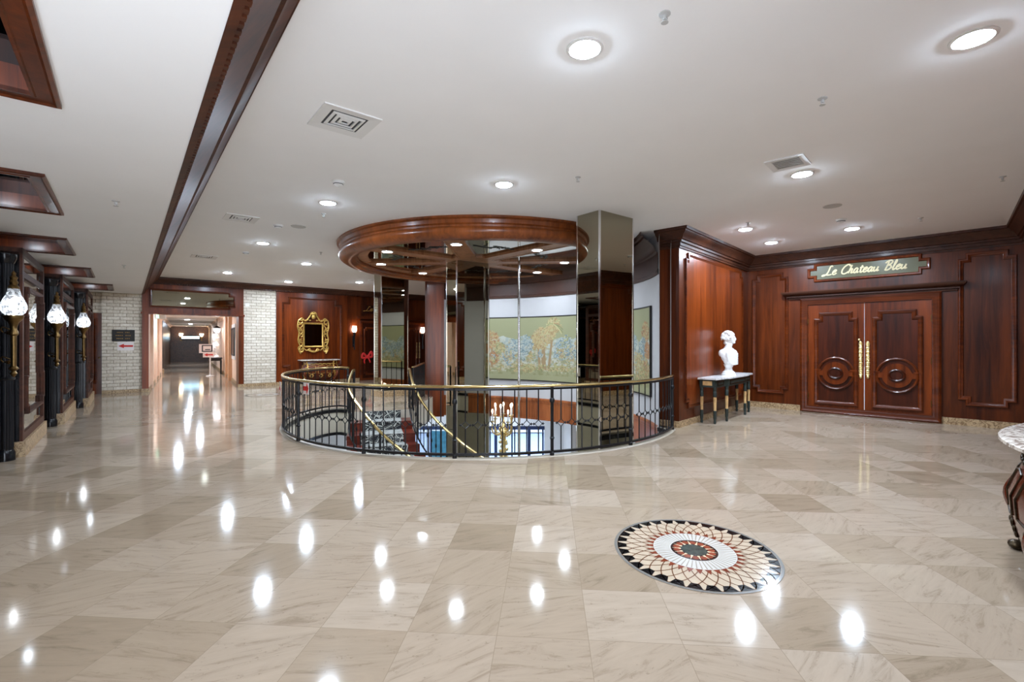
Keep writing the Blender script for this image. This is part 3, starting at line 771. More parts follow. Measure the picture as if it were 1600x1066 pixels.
# ------------------------------------------------------------------ ceiling ring
def ceiling_ring():
    root = empty('ceiling_ring', (RING.x, RING.y, H))
    tag(root, 'big round mahogany ceiling ring with mirrored panels between spokes', 'ceiling ring')
    b = MB()
    prof = [(3.06,0),(3.10,0),(3.10,-.03),(3.06,-.05),(3.055,-.11),(3.03,-.13),(3.03,-.16),(3.06,-.185),(3.075,-.22),(3.07,-.26),(3.04,-.30),(3.00,-.325),(2.97,-.345),(2.86,-.35),(2.83,-.345),(2.82,-.32),(2.74,-.30),(2.73,-.27),(2.70,-.265),(2.70,-.20)]
    b.lathe(prof, 0, 0, 96); b.build('rim', M['ring'], root)
    b = MB(); b.lathe([(2.75,-.205),(2.75,-.225),(2.52,-.225),(2.50,-.205)], 0, 0, 96); b.build('inner_band', M['spoke'], root)
    b = MB(); b.lathe([(2.75,-.19),(2.75,-.205),(.0001,-.205)], 0, 0, 72); b.build('mirror_panel', M['mirror'], root, smooth=0)
    hx, hy = HUB.x-RING.x, HUB.y-RING.y
    b = MB()
    oct_ = [(hx+.72*math.cos(PI/8+PI/4*k), hy+.72*math.sin(PI/8+PI/4*k)) for k in range(8)]
    b.prism(oct_, -.245, -.206); b.build('hub', M['spoke'], root, smooth=0)
    for k in range(8):
        a = math.radians(-93+45*k); dx, dy = math.cos(a), math.sin(a)
        # length to the ring
        bq = hx*dx+hy*dy; cq = hx*hx+hy*hy-2.6*2.6; Lr = -bq+math.sqrt(bq*bq-cq)
        b = MB(); c = ((hx+dx*(Lr+.6)/2), (hy+dy*(Lr+.6)/2), -.225)
        b.obox(c, (dx*(Lr-.6)/2,dy*(Lr-.6)/2,0), (-dy*.15,dx*.15,0), (0,0,.019))
        for s in (-1,1):
            cc = (c[0]-dy*.165*s, c[1]+dx*.165*s, -.222)
            b.obox(cc, (dx*(Lr-.6)/2,dy*(Lr-.6)/2,0), (-dy*.018,dx*.018,0), (0,0,.03))
        b.build('spoke', M['spoke'], root, smooth=0)
        # leaf spray on the mirror between this spoke and the next
        a2 = a+math.radians(22.5); px, py = hx+math.cos(a2)*1.62, hy+math.sin(a2)*1.62
        tx, ty = -math.sin(a2), math.cos(a2)
        rr = random.Random(k); b = MB()
        stem = [(px+tx*s*.42+math.cos(a2)*.06*math.sin(s*5), py+ty*s*.42+math.sin(a2)*.06*math.sin(s*5), -.209) for s in [i/8-1 for i in range(17)]]
        b.tube(stem, .008, 4)
        for q in range(26):
            s = rr.uniform(-1,1); off = rr.uniform(-.13,.13)*(1.1-abs(s)); an = rr.uniform(0,PI)
            c = (px+tx*s*.42+math.cos(a2)*off, py+ty*s*.42+math.sin(a2)*off, -.209)
            b.ell(c, (.045,.018,.003), 8, 4, Matrix.Rotation(an,3,'Z'))
        b.build('leaf_ornament', M['leafm'], root)
        # lamp on the spoke
        lx, ly = hx+dx*2.02, hy+dy*2.02
        b = MB(); b.lathe([(.115,-.244),(.115,-.256),(.092,-.258),(.092,-.246)], lx, ly, 24); tr = b.build('lamp_trim', M['wp'], root)
        b = MB(); b.lathe([(.092,-.247),(.06,-.253),(.0001,-.255)], lx, ly, 20); b.build('lamp_lens', M['lensr'], tr)
ceiling_ring()

# ------------------------------------------------------------------ mirrored columns
def column(c, a, bw, z0, z1, label, plinth=False, bands=(), turn=0.0):
    root = empty('mirrored_column', (c.x, c.y, z0), A_N1+turn)
    tag(root, label, 'column', 'mirrored square columns round the stair opening')
    hgt = z1-z0; hx, hy = bw/2, a/2
    b = MB(); b.box(-hx+.012,hx-.012,-hy+.012,hy-.012,0,hgt); b.build('core', M['plaque'], root, smooth=0)
    g = .012
    for nm, q in (('front', (-hx+g,hx-g,-hy,-hy+g)), ('back', (-hx+g,hx-g,hy-g,hy)), ('left', (-hx,-hx+g,-hy+g,hy-g)), ('right', (hx-g,hx,-hy+g,hy-g))):
        b = MB(); b.box(*q, 0.0, hgt); b.build('mirror_panel', M['mirror'], root, smooth=0)
    for sx in (-1,1):
        for sy in (-1,1):
            b = MB(); b.box(sx*hx-.022 if sx>0 else -hx-.004, hx+.004 if sx>0 else -hx+.022, hy-.022 if sy>0 else -hy-.004, hy+.004 if sy>0 else -hy+.022, 0, hgt)
            b.build('chrome_corner', M['chrome'], root, smooth=0)
    for z in bands:
        b = MB(); b.box(-hx-.006,hx+.006,-hy-.006,hy+.006,z-z0-.012,z-z0+.012); b.build('chrome_band', M['chrome'], root, smooth=0)
    if plinth:
        b = MB(); b.box(-hx-.06,hx+.06,-hy-.06,hy+.06,0,.16); b.build('plinth', M['stone'], root, smooth=0)
    return root
CA = Vector((1.478, 7.58)); CB = Vector((-.97, 10.50)); CC = Vector((-3.42, 13.55))
column(CA, .47, .81, LZ, H, 'mirrored column nearest the camera, rising through the right of the railing')
column(CB, .47, .81, LZ, 3.235, 'mirrored column under the hub of the round ceiling ring', turn=math.radians(-4.0))
column(CC, .50, .81, 0, H, 'mirrored column on a stone plinth, farthest left, reflecting the mural', plinth=True)
b = MB(); b.cyl(.15,10.15,LZ,3.275,.028,12); tag(b.build('chrome_pole', M['chrome']), 'slim chrome pole standing before the mural between two mirrored columns', 'pole')

# ------------------------------------------------------------------ railing round the opening
RZ = .93
def railing():
    pts = [(p[0], p[1]) for p in (left_curl[:-1] + arc(RC, RR+.03, 180.5, 333.2, 140))]
    P = [Vector(p) for p in pts]; S = [0]
    for i in range(1, len(P)): S.append(S[-1]+(P[i]-P[i-1]).length)
    def at(s):
        for i in range(1, len(S)):
            if s <= S[i]:
                t = (s-S[i-1])/(S[i]-S[i-1]); q = P[i-1].lerp(P[i], t); d = (P[i]-P[i-1]).normalized(); return q, d
        return P[-1], (P[-1]-P[-2]).normalized()
    root = empty('balustrade', (RC.x, RC.y-RR, 0))
    tag(root, 'curved black iron balustrade with brass handrail round the stair opening', 'railing')
    ox, oy = root.location.x, root.location.y
    def child(o): o.location = (-ox, -oy, 0); return o
    b = MB(); b.tube([(p.x,p.y,RZ) for p in P], .026, 10, flat=(1,1,.75)); child(b.build('handrail', M['brass'], root))
    b = MB(); b.sweep(pts, [(-.018,RZ-.05),(-.018,RZ-.025),(.018,RZ-.025),(.018,RZ-.05),(-.018,RZ-.05)]); child(b.build('top_bar', M['iron'], root, smooth=0))
    b = MB(); b.sweep(pts, [(-.02,.045),(-.02,.075),(.02,.075),(.02,.045),(-.02,.045)]); child(b.build('bottom_bar', M['iron'], root, smooth=0))
    # posts
    angs = []
    def s_of(u_t):   # nearest arc position to a plan point
        return min(range(len(P)), key=lambda i: (P[i]-Vector(u_t)).length)
    post_pts = [(-3.68,10.72),(-3.16,7.3),(-1.98,6.5),(-.75,6.12),(.54,6.26),(1.73,6.93),(2.7,8.2)]
    post_s = [S[s_of(p)] for p in post_pts]; post_s[0] = .02; post_s[-1] = S[-1]-.02
    pm = None
    for s in post_s:
        q, d = at(s)
        if pm is None:
            b = MB(); b.cyl(0,0,0,RZ-.02,.022,10)
            b.lathe([(.03,0),(.03,.05),(.022,.06)],0,0,12); b.lathe([(.022,.22),(.034,.24),(.022,.26)],0,0,12); b.lathe([(.022,.70),(.034,.72),(.034,.75),(.022,.77)],0,0,12)
            o = b.build('newel_post', M['iron'], root); pm = o
        else:
            o = pm.copy(); COL.objects.link(o)
        o.location = (q.x-ox, q.y-oy, 0)
    bal = None; k = 0
    nb = int(S[-1]/.158)
    for i in range(1, nb):
        s = S[-1]*i/nb
        if min(abs(s-t) for t in post_s) < .06: continue
        q, d = at(s)
        if bal is None:
            b = MB(); b.tube([(0,0,.07),(0,0,.385)], .0085, 6); b.tube([(0,0,.485),(0,0,RZ-.04)], .0085, 6)
            b.tube([(-.05,0,.435),(0,0,.385),(.05,0,.435),(0,0,.485)], .0075, 6, closed=True)
            for sg in (-1,1):
                b.tube([(.045*sg,0,.435),(.082*sg,0,.435)], [.009,.005], 6)
                b.ell((.062*sg,0,.435),(.010,.010,.020),8,5)
            o = b.build('baluster', M['iron'], root); bal = o
        else:
            o = bal.copy(); COL.objects.link(o)
        o.location = (q.x-ox, q.y-oy, 0); o.rotation_euler = (0,0,math.atan2(d.y,d.x))
railing()

# ------------------------------------------------------------------ stair
LCURVE = [(-3.42,10.25),(-3.26,9.42),(-2.86,8.88),(-2.36,8.42),(-1.75,8.05),(-1.05,7.85),(-.3,7.9),(.4,8.2),(.9,8.8),(1.1,9.5)]
RCURVE = [(-2.26,10.68),(-1.98,9.80),(-1.70,9.42),(-1.32,9.12),(-.82,8.9),(-.3,8.9),(.05,9.05),(.2,9.3),(.25,9.6),(.2,9.9)]
LS = [Vector((p.x,p.y)) for p in spline([(x,y,0) for x,y in LCURVE], 4)]
RS = [Vector((p.x,p.y)) for p in spline([(x,y,0) for x,y in RCURVE], 4)]
def stair():
    root = empty('staircase', (-2.9, 10.4, -.17))
    tag(root, 'curved staircase going down with black and white patterned carpet runner', 'staircase')
    off = (2.9, -10.4, .17)
    n = 18; drop = .178
    for i in range(n):
        a, c = LS[i*2], LS[i*2+2]; p, q = RS[i*2], RS[i*2+2]; z = -drop*(i+1)
        def quad(f0, f1, za, zb, g=0.0):
            P0 = a.lerp(p, f0); P1 = a.lerp(p, f1); P2 = c.lerp(q, f1); P3 = c.lerp(q, f0)
            return [(P0.x,P0.y),(P1.x,P1.y),(P2.x,P2.y),(P3.x,P3.y)]
        b = MB(); b.prism(quad(0,1,0,0), z-.9 if i < 3 else z-.3, z); 
        st = b.build('step', M['tread'], root, loc=off, smooth=0)
        # runner: tread and riser
        b = MB(); qd = quad(.2,.82,0,0); b.prism(qd, z, z+.008)
        b.build('tread_carpet', M['carpetg'], st, smooth=0); b = MB()
        r0, r1 = Vector(qd[0]), Vector(qd[1]); up_ = (Vector(qd[3])-r0).normalized()*.008
        b.add([(r0.x+up_.x,r0.y+up_.y,z),(r1.x+up_.x,r1.y+up_.y,z),(r1.x+up_.x,r1.y+up_.y,z+drop),(r0.x+up_.x,r0.y+up_.y,z+drop)], [[0,1,2,3]])
        b.build('carpet_runner', M['carpet'], st, smooth=0)
stair()
def stair_rail(curve, label, lead):
    root = empty('stair_handrail', (curve[0].x, curve[0].y, 0))
    tag(root, label, 'handrail')
    off = (-curve[0].x, -curve[0].y, 0)
    pts = []
    for i, p in enumerate(curve[:36]):
        pts.append((p.x, p.y, RZ-.03-.178*max(0,(i-1.0))/2))
    b = MB(); b.tube(pts, .027, 8); b.build('handrail', M['brass'], root, loc=off)
    b = MB(); b.tube([(x,y,z-.86) for x,y,z in pts], .018, 6); b.build('bottom_bar', M['iron'], root, loc=off)
    for i in range(0, 34):
        x, y, z = pts[i]
        b = MB(); b.tube([(x,y,z-.86),(x,y,z-.02)], .0085 if i % 6 else .02, 6); 
        zc = z-.5; b.ell((x,y,zc),(.02,.02,.05),6,5)
        b.build('baluster', M['iron'], root, loc=off)
stair_rail([p.lerp(q,.03) for p,q in zip(LS,RS)], 'brass stair handrail on the left side of the carpeted stair', 0)
stair_rail([q.lerp(p,.03) for p,q in zip(LS,RS)], 'brass stair handrail on the right side of the carpeted stair', 0)
# landing guard from the stair's right newel back to the pilaster
root = empty('landing_guard', (-2.26,10.75,0)); tag(root, 'short black iron landing guard with brass rail beside the wooden pilaster', 'railing')
g0 = Vector((-2.24,10.78)); g1 = Vector((-2.42,13.15)); b = MB(); b.tube([(g0.x,g0.y,RZ),(g1.x,g1.y,RZ)], .026, 8); b.build('handrail', M['brass'], root, loc=(2.26,-10.75,0))
b = MB(); b.tube([(g0.x,g0.y,.06),(g1.x,g1.y,.06)], .018, 6); b.build('bottom_bar', M['iron'], root, loc=(2.26,-10.75,0))
for i in range(15):
    q = g0.lerp(g1, i/14); b = MB(); b.tube([(q.x,q.y,.0 if i in (0,14) else .06),(q.x,q.y,RZ)], .022 if i in (0,14) else .0085, 6); b.build('baluster' if i not in (0,14) else 'newel_post', M['iron'], root, loc=(2.26,-10.75,0))

# candelabrum on the lower level
def candelabrum():
    x, y = -.2, 11.3
    root = empty('candelabrum', (x, y, LZ)); tag(root, 'tall gilt candelabrum with lit candles rising below the mural', 'candelabrum')
    b = MB(); b.lathe([(.0001,0),(.4,0),(.4,.08),(.3,.12),(.16,.3),(.09,.5),(.07,.9),(.1,1.0),(.06,1.1),(.05,2.1),(.09,2.2),(.05,2.3),(.06,2.75),(.12,2.82),(.05,2.9),(.03,3.05),(.0001,3.1)],0,0,20)
    for k in range(60):
        a = k*2.4; z = .5+k*.04; b.ell((.085*math.cos(a),.085*math.sin(a),z),(.035,.035,.045),6,5)
    b.build('stem', M['goldm'], root)
    for k in range(9):
        a = 2*PI*k/9+.2; r = .30 if k % 2 else .2; zc = 3.05+(.12 if k % 2 == 0 else 0)
        pts = spline([(0,0,2.82),(.14*math.cos(a),.14*math.sin(a),2.72),(r*math.cos(a),r*math.sin(a),2.82),(r*math.cos(a),r*math.sin(a),zc)],5)
        b = MB(); b.tube(pts, .016, 6); b.lathe([(.0001,zc-.02),(.05,zc),(.05,zc+.015),(.0001,zc+.01)], r*math.cos(a), r*math.sin(a), 10); ar = b.build('arm', M['goldm'], root)
        b = MB(); b.cyl(r*math.cos(a), r*math.sin(a), zc, zc+.2, .016, 8); b.build('candle', M['plaster'], ar)
        b = MB(); b.ell((r*math.cos(a), r*math.sin(a), zc+.245),(.02,.02,.05),8,6); b.build('flame_bulb', M['warm'], ar)
candelabrum()

# ------------------------------------------------------------------ grand double door and sign
def grand_door():
    root = empty('door_1', (C0.x, C0.y, 0), A_D); struct(root)
    X0, X1, XM = 1.24, 3.26, 2.235
    b = MB(); b.mould([(1.10,0),(3.40,0),(3.40,2.44),(1.10,2.44)], [(0,0),(0,.05),(.03,.065),(.055,.05),(.08,.05),(.11,.03),(.135,.03),(.135,-.05)]); b.build('door_casing', M['woodx'], root)
    b = MB(); b.sweep([(.93,.0),(.93,-.001),(3.56,-.001),(3.56,0)], [(0,2.44),(.05,2.44),(.055,2.47),(.09,2.48),(.09,2.505),(.13,2.52),(.17,2.56),(.18,2.585),(.18,2.60),(0,2.60)], side=1)
    dentils(b, (.95,0), (3.54,0), .07, 2.487, step=.045, w=.012, dz=.014, dep=.014); b.build('door_cornice', M['crown'], root)
    for x0, x1, xc, sg in ((X0, XM-.006, 1.745, -1), (XM+.006, X1, 2.752, 1)):
        b = MB(); b.box(x0, x1, .0, .05, .01, 2.30); leaf = b.build('door_leaf', M['wood2'], root, smooth=0)
        a, c = xc-.385, xc+.385
        pan = [(a,.19),(c,.19),(c,2.0),(c-.09,2.0),(c-.09,2.13),(a+.09,2.13),(a+.09,2.0),(a,2.0)]
        b = MB(); b.prism_xz([(p[0],p[1]) for p in pan], -.004, 0); b.build('panel', M['woodin'], leaf, smooth=0)
        b = MB(); b.mould(pan, [(-.0,0),(0,.03),(.02,.04),(.045,.032),(.07,.012),(.075,0)])
        b.build('panel_moulding', M['woodx'], leaf)
        b = MB()
        def el(rx, rz, n=40): return [(xc+rx*math.cos(2*PI*i/n), .852+rz*math.sin(2*PI*i/n)) for i in range(n)]
        b.mould(el(.335,.345), [(0,0),(0,.03),(.02,.042),(.04,.03),(.05,.006)])
        b.build('oval_moulding', M['woodx'], leaf)
        b = MB(); b.box(a+.01, xc-.16, -.03, 0, .80, .905); b.box(xc+.16, c-.01, -.03, 0, .80, .905)
        b.box(a+.01, a+.13, -.045, 0, .905, .93); b.box(c-.13, c-.01, -.045, 0, .905, .93)
        b.prism_xz(el(.235,.235), -.034, 0); b.build('oval_boss', M['wood2'], leaf, smooth=30)
        b = MB(); b.mould(el(.14,.125), [(0,.03),(0,.05),(.02,.062),(.045,.048),(.05,.034)]); b.prism_xz(el(.09,.075), -.046, -.03); b.build('boss_centre', M['woodin'], leaf)
        b = MB(); b.box(x0+.08, x1-.08, -.006, 0, .03, .15); b.build('kick_rail', M['wood2'], leaf, smooth=0)
        # gilt push plate
        hx = XM + sg*.06
        b = MB(); b.box(hx-.018,hx+.018,-.012,0,.84,1.46)
        for k in range(17):
            z = .84+k*.039; w = .034 if k % 2 == 0 else .024
            b.ell((hx,-.014,z),(w,.014,.022),8,5)
            for s in (-1,1): b.ell((hx+s*.024,-.012,z+.018),(.010,.010,.012),6,4)
        b.ell((hx,-.014,1.49),(.026,.016,.035),8,6); b.ell((hx,-.014,.80),(.026,.016,.035),8,6)
        b.build('push_plate', M['goldm'], leaf)
        if sg < 0:
            b = MB(); b.ell((hx-.02,-.025,1.55),(.028,.03,.028),10,8); b.build('lock_knob', M['goldm'], leaf)
        for z in (.35,1.15,1.95):
            b = MB(); b.cyl(x0 if sg < 0 else x1, -.008, z-.06, z+.06, .012, 8); b.build('hinge', M['obrass'], leaf)
    b = MB(); b.box(XM-.005, XM+.005, -.002, .03, .01, 1.0); b.box(XM-.005, XM+.005, .02, .03, 1.0, 2.3); b.build('gap_light_strip', M['wp'], root, smooth=0)  # pale strip standing in for light through the gap between the leaves
grand_door()

def strokes_text(items, slant=.32):
    """items: list of polylines already placed; returns splined, slanted strokes"""
    out = []
    for st in items:
        pts = spline([(x, 0, z) for x, z in st], 5)
        out.append([(p.x+slant*p.z, p.z) for p in pts])
    return out
GL = {   # brush-script letters on a unit x-height, (strokes, advance)
 'L': ([[(1.15,1.75),(.95,1.95),(.72,1.8),(.66,1.3),(.6,.7),(.42,.2),(.1,-.1),(-.25,-.2),(-.3,-.05),(.1,.08),(.6,-.02),(1.2,.02),(1.35,.15)]], 1.45),
 'C': ([[(1.25,1.55),(1.2,1.85),(.85,1.95),(.35,1.5),(.12,.8),(.25,.15),(.65,-.05),(1.1,.15),(1.3,.4)]], 1.4),
 'B': ([[(.45,1.85),(.42,1.2),(.36,.5),(.28,0)],[(-.05,1.45),(.25,1.85),(.75,1.98),(1.05,1.65),(.85,1.2),(.5,1.02),(.95,.9),(1.1,.5),(.85,.1),(.45,-.02),(.2,.12)]], 1.3),
 'h': ([[(.0,.0),(.1,.9),(.2,1.8)],[(.05,.45),(.3,.9),(.52,.9),(.5,.5),(.48,.08),(.65,.05),(.8,.2)]], .85),
 'a': ([[(.62,.85),(.35,1.0),(.08,.6),(.1,.1),(.35,.0),(.58,.45),(.66,.95)],[(.66,.95),(.6,.3),(.7,.02),(.92,.2)]], .95),
 't': ([[(.32,1.5),(.25,.7),(.25,.12),(.45,.0),(.65,.2)],[(0,1.0),(.35,1.05),(.65,1.1)]], .68),
 'e': ([[(.08,.45),(.4,.55),(.6,.8),(.45,1.02),(.15,.8),(.06,.35),(.25,.0),(.55,.08),(.8,.3)]], .82),
 'u': ([[(.05,.95),(.05,.3),(.2,.0),(.45,.15),(.62,.5),(.66,.95)],[(.66,.95),(.6,.3),(.7,.02),(.95,.2)]], .98),
 'l': ([[(.1,.3),(.35,1.2),(.42,1.85),(.25,1.85),(.2,1.0),(.2,.1),(.4,.0),(.6,.2)]], .62),
 'i': ([[(.15,.95),(.12,.2),(.3,.0),(.5,.2)]], .5),
 ' ': ([], .75)}
def script(b, text, x0, z0, width, xh, y, r, flat):
    tot = sum(GL[c][1] for c in text); kx = width/tot; x = 0
    for c in text:
        for st in strokes_text(GL[c][0], .30):
            b.tube([(x0+(x+px)*kx, y, z0+pz*xh) for px, pz in st], r, 6, flat=flat)
        x += GL[c][1]
def sign_main():
    root = empty('restaurant_sign', (C0.x+ED.x*2.24, C0.y+ED.y*2.24, 2.98), A_D)
    tag(root, 'long olive glass sign with cream script lettering above the double doors', 'sign')
    hw, hh, ew, eh = .885, .195, .12, .105
    o_ = [(-hw,-hh),(hw,-hh),(hw,-eh),(hw+ew,-eh),(hw+ew,eh),(hw,eh),(hw,hh),(-hw,hh),(-hw,eh),(-hw-ew,eh),(-hw-ew,-eh),(-hw,-eh)]
    b = MB(); b.mould(o_, [(0,0),(0,.03),(.015,.045),(.04,.035),(.055,.012),(.058,0)]); b.build('frame', M['wood2'], root)
    b = MB(); b.prism_xz([(x*.965, z*.9) for x, z in o_], -.012, 0); b.build('glass_plate', M['olive'], root, smooth=0)
    b = MB(); script(b, 'Le Chateau Bleu', -.70, -.06, 1.36, .092, -.016, .0155, (1,.5,1)); b.build('lettering', M['cream'], root)
sign_main()
root = empty('alcove_sign', (*(BW+N1*7.95-D1*.08)[:], 2.75), A_N1)
root.location = ((BW+N1*7.95-D1*-.10).x, (BW+N1*7.95-D1*-.10).y, 2.80)
tag(root, 'gold script sign over the far alcove door, partly behind the left mirrored column', 'sign')
b = MB(); b.box(-.75,.75,-.02,0,-.16,.16); b.build('sign_board', M['woodin'], root, smooth=0)
b = MB(); script(b, 'Le', -.66, -.06, .32, .09, -.025, .012, (1,.5,1)); b.build('lettering', M['gold'], root)

# ------------------------------------------------------------------ ceiling lights and fittings
def light_proto(r=.10):
    root = empty('recessed_light', (0,0,H))
    b = MB(); b.lathe([(r+.025,0),(r+.025,-.006),(r+.006,-.012),(r,-.010),(r,-.002)],0,0,28); b.build('trim_ring', M['wp'], root)
    b = MB(); b.lathe([(r,-.006),(r*.92,-.014),(r*.6,-.020),(.0001,-.022)],0,0,24); b.build('lens', M['lens'], root)
    return root
LIGHTS = [((.49,3.22),'large round recessed light nearest the camera, above the open floor'),
 ((3.0,3.11),'round recessed light above the bombe console at the right edge'),
 ((-.1,5.99),'round recessed light in front of the round ceiling ring'),
 ((-2.61,6.78),'round recessed light just beyond a small white smoke detector'),
 ((-4.97,9.54),'round recessed light between a square vent and the crown beam'),
 ((-5.17,12.02),'round recessed light left of the ceiling ring, over the brick pier'),
 ((-8.08,13.57),'round recessed light in front of the corridor header mirror'),
 ((-7.3,15.6),'small round recessed light over the brick strip beside the corridor'),
 ((-5.03,15.75),'small round recessed light over the gilt framed mirror'),
 ((3.41,5.62),'round recessed light right beside the small slotted vent'),
 ((4.08,8.36),'round recessed light over the table with the white bust'),
 ((5.14,9.48),'small round recessed light nearest the inner corner of the panelled walls'),
 ((5.91,8.31),'round recessed light in front of the olive script sign')]
lp0 = light_proto()
for i, (p, lab) in enumerate(LIGHTS):
    o = lp0 if i == 0 else copy_tree(lp0)
    o.location = (p[0], p[1], H); tag(o, lab, 'ceiling light', 'recessed lights in the white ceiling')

def vent(p, rz, w, lab, dark=True):
    root = empty('air_vent', (p[0], p[1], H), rz); tag(root, lab, 'vent', 'ceiling air vents')
    h = w/2
    b = MB(); b.add([(-h,-h,-.001),(h,-h,-.001),(h,h,-.001),(-h,h,-.001)],[[0,1,2,3]]); b.build('backing', M['grille'], root, smooth=0)
    b = MB(); prof = [(0,0),(0,.012),(h*.36,.004),(h*.36,0)]
    q = MB(); q.mould(rect(-h,h,-h,h), prof)
    b.add([(x,z,y) for x,y,z in q.v], q.f); b.build('frame', M['wp'], root, smooth=0)
    for k in range(3):
        r0 = h*(.56-.18*k); q = MB(); q.mould(rect(-r0,r0,-r0,r0), [(0,.002),(0,.008),(h*.09,.014),(h*.09,.002)])
        b = MB(); b.add([(x,z,y) for x,y,z in q.v], q.f); b.build('vane', M['wp'], root, smooth=0)
vent((-1.50,4.28), A_N1, .50, 'square white air vent with dark nested slots, nearest the camera')
vent((-4.32,7.62), A_N1, .46, 'square white air vent behind the first one, beside the crown beam')
vent((-7.11,11.04), A_N1, .5, 'small far air vent by the crown beam before the corridor wall')
vent((-4.3,15.2), A_N1, .4, 'farthest air vent, close to the back wall crown')
def slotvent(p, rz, lab):
    root = empty('slot_vent', (p[0], p[1], H), rz); tag(root, lab, 'vent')
    b = MB(); b.add([(-.13,-.16,-.001),(.13,-.16,-.001),(.13,.16,-.001),(-.13,.16,-.001)],[[0,1,2,3]]); b.build('backing', M['grille'], root, smooth=0)
    q = MB(); q.mould(rect(-.19,.19,-.2,.2), [(0,0),(0,.012),(.06,.006),(.06,0)]); b = MB(); b.add([(x,z,y) for x,y,z in q.v], q.f); b.build('frame', M['wp'], root, smooth=0)
    for k in range(6):
        b = MB(); b.box(-.13,.13,-.125+.05*k-.012,-.125+.05*k+.012,-.010,-.004); b.build('slat', M['pgrey'], root, smooth=0)
slotvent((3.04,5.27), A_B+PI/2, 'small slotted rectangular vent with grey slats')

sp = None
SPR = [((.92,2.88),'pendant sprinkler head at the very top centre of the ceiling'),((2.52,3.88),'sprinkler head between the two nearest right hand lights'),
 ((5.86,5.71),'sprinkler head near the right hand crown corner'),((.79,5.73),'small sprinkler head in front of the round ceiling ring'),
 ((-2.9,7.36),'small sprinkler head just behind the light by the smoke detector'),((3.9,7.9),'tiny sprinkler head by the corner of the bust wall crown'),
 ((-4.2,10.5),'small sprinkler head left of the ceiling ring'),((6.5,7.6),'tiny sprinkler head near the right end of the door wall')]
def spr(z):
    b = MB(); b.lathe([(.0001,0),(.035,0),(.035,-.006),(.012,-.012),(.008,-.034),(.0001,-.034)],0,0,14)
    b.tube([(.008,0,-.014),(.016,0,-.03),(.003,0,-.05)],.003,5); b.tube([(-.008,0,-.014),(-.016,0,-.03),(-.003,0,-.05)],.003,5)
    b.lathe([(.0001,-.050),(.022,-.052),(.022,-.055),(.0001,-.056)],0,0,12)
    return b.build('sprinkler', M['pgrey'], loc=(0,0,z))
for i, (p, lab) in enumerate(SPR):
    if sp is None: sp = spr(H); o = sp
    else: o = sp.copy(); COL.objects.link(o)
    o.location = (p[0], p[1], H); tag(o, lab, 'sprinkler', 'ceiling sprinkler heads')
for p, lab in (((-4.06,4.9),'sprinkler head on the lower left ceiling'),((-7.3,9.0),'tiny sprinkler head on the lower left ceiling, farther back')):
    o = sp.copy(); COL.objects.link(o); o.location = (p[0], p[1], HS); tag(o, lab, 'sprinkler', 'ceiling sprinkler heads')
sd = None
for p, lab in (((-2.14,5.89),'white smoke detector above the light left of the ring'),((-3.95,8.08),'white smoke detector beside a grey round speaker'),((-5.84,10.49),'small far white smoke detector before the back wall'),((5.3,7.7),'white smoke detector near the round speaker by the door wall')):
    if sd is None:
        b = MB(); b.lathe([(.0001,0),(.075,0),(.075,-.012),(.06,-.02),(.055,-.04),(.03,-.055),(.0001,-.055)],0,0,22); sd = b.build('smoke_detector', M['wp']); o = sd
        b = MB(); b.lathe([(.056,-.03),(.061,-.03),(.058,-.038),(.054,-.036)],0,0,22); b.build('sensor_slot', M['grille'], sd)
    else: o = copy_tree(sd)
    o.location = (p[0], p[1], H); tag(o, lab, 'smoke detector', 'ceiling smoke detectors')
spk = None
for p, lab in (((-3.65,8.17),'flat grey round ceiling speaker left of the ring'),((4.65,6.94),'flat grey round ceiling speaker before the door wall')):
    if spk is None:
        b = MB(); b.lathe([(.0001,-.006),(.10,-.006),(.115,-.008),(.12,0)],0,0,28); spk = b.build('ceiling_speaker', M['pgrey']); o = spk
    else: o = spk.copy(); COL.objects.link(o)
    o.location = (p[0], p[1], H); tag(o, lab, 'speaker', 'round ceiling speakers')

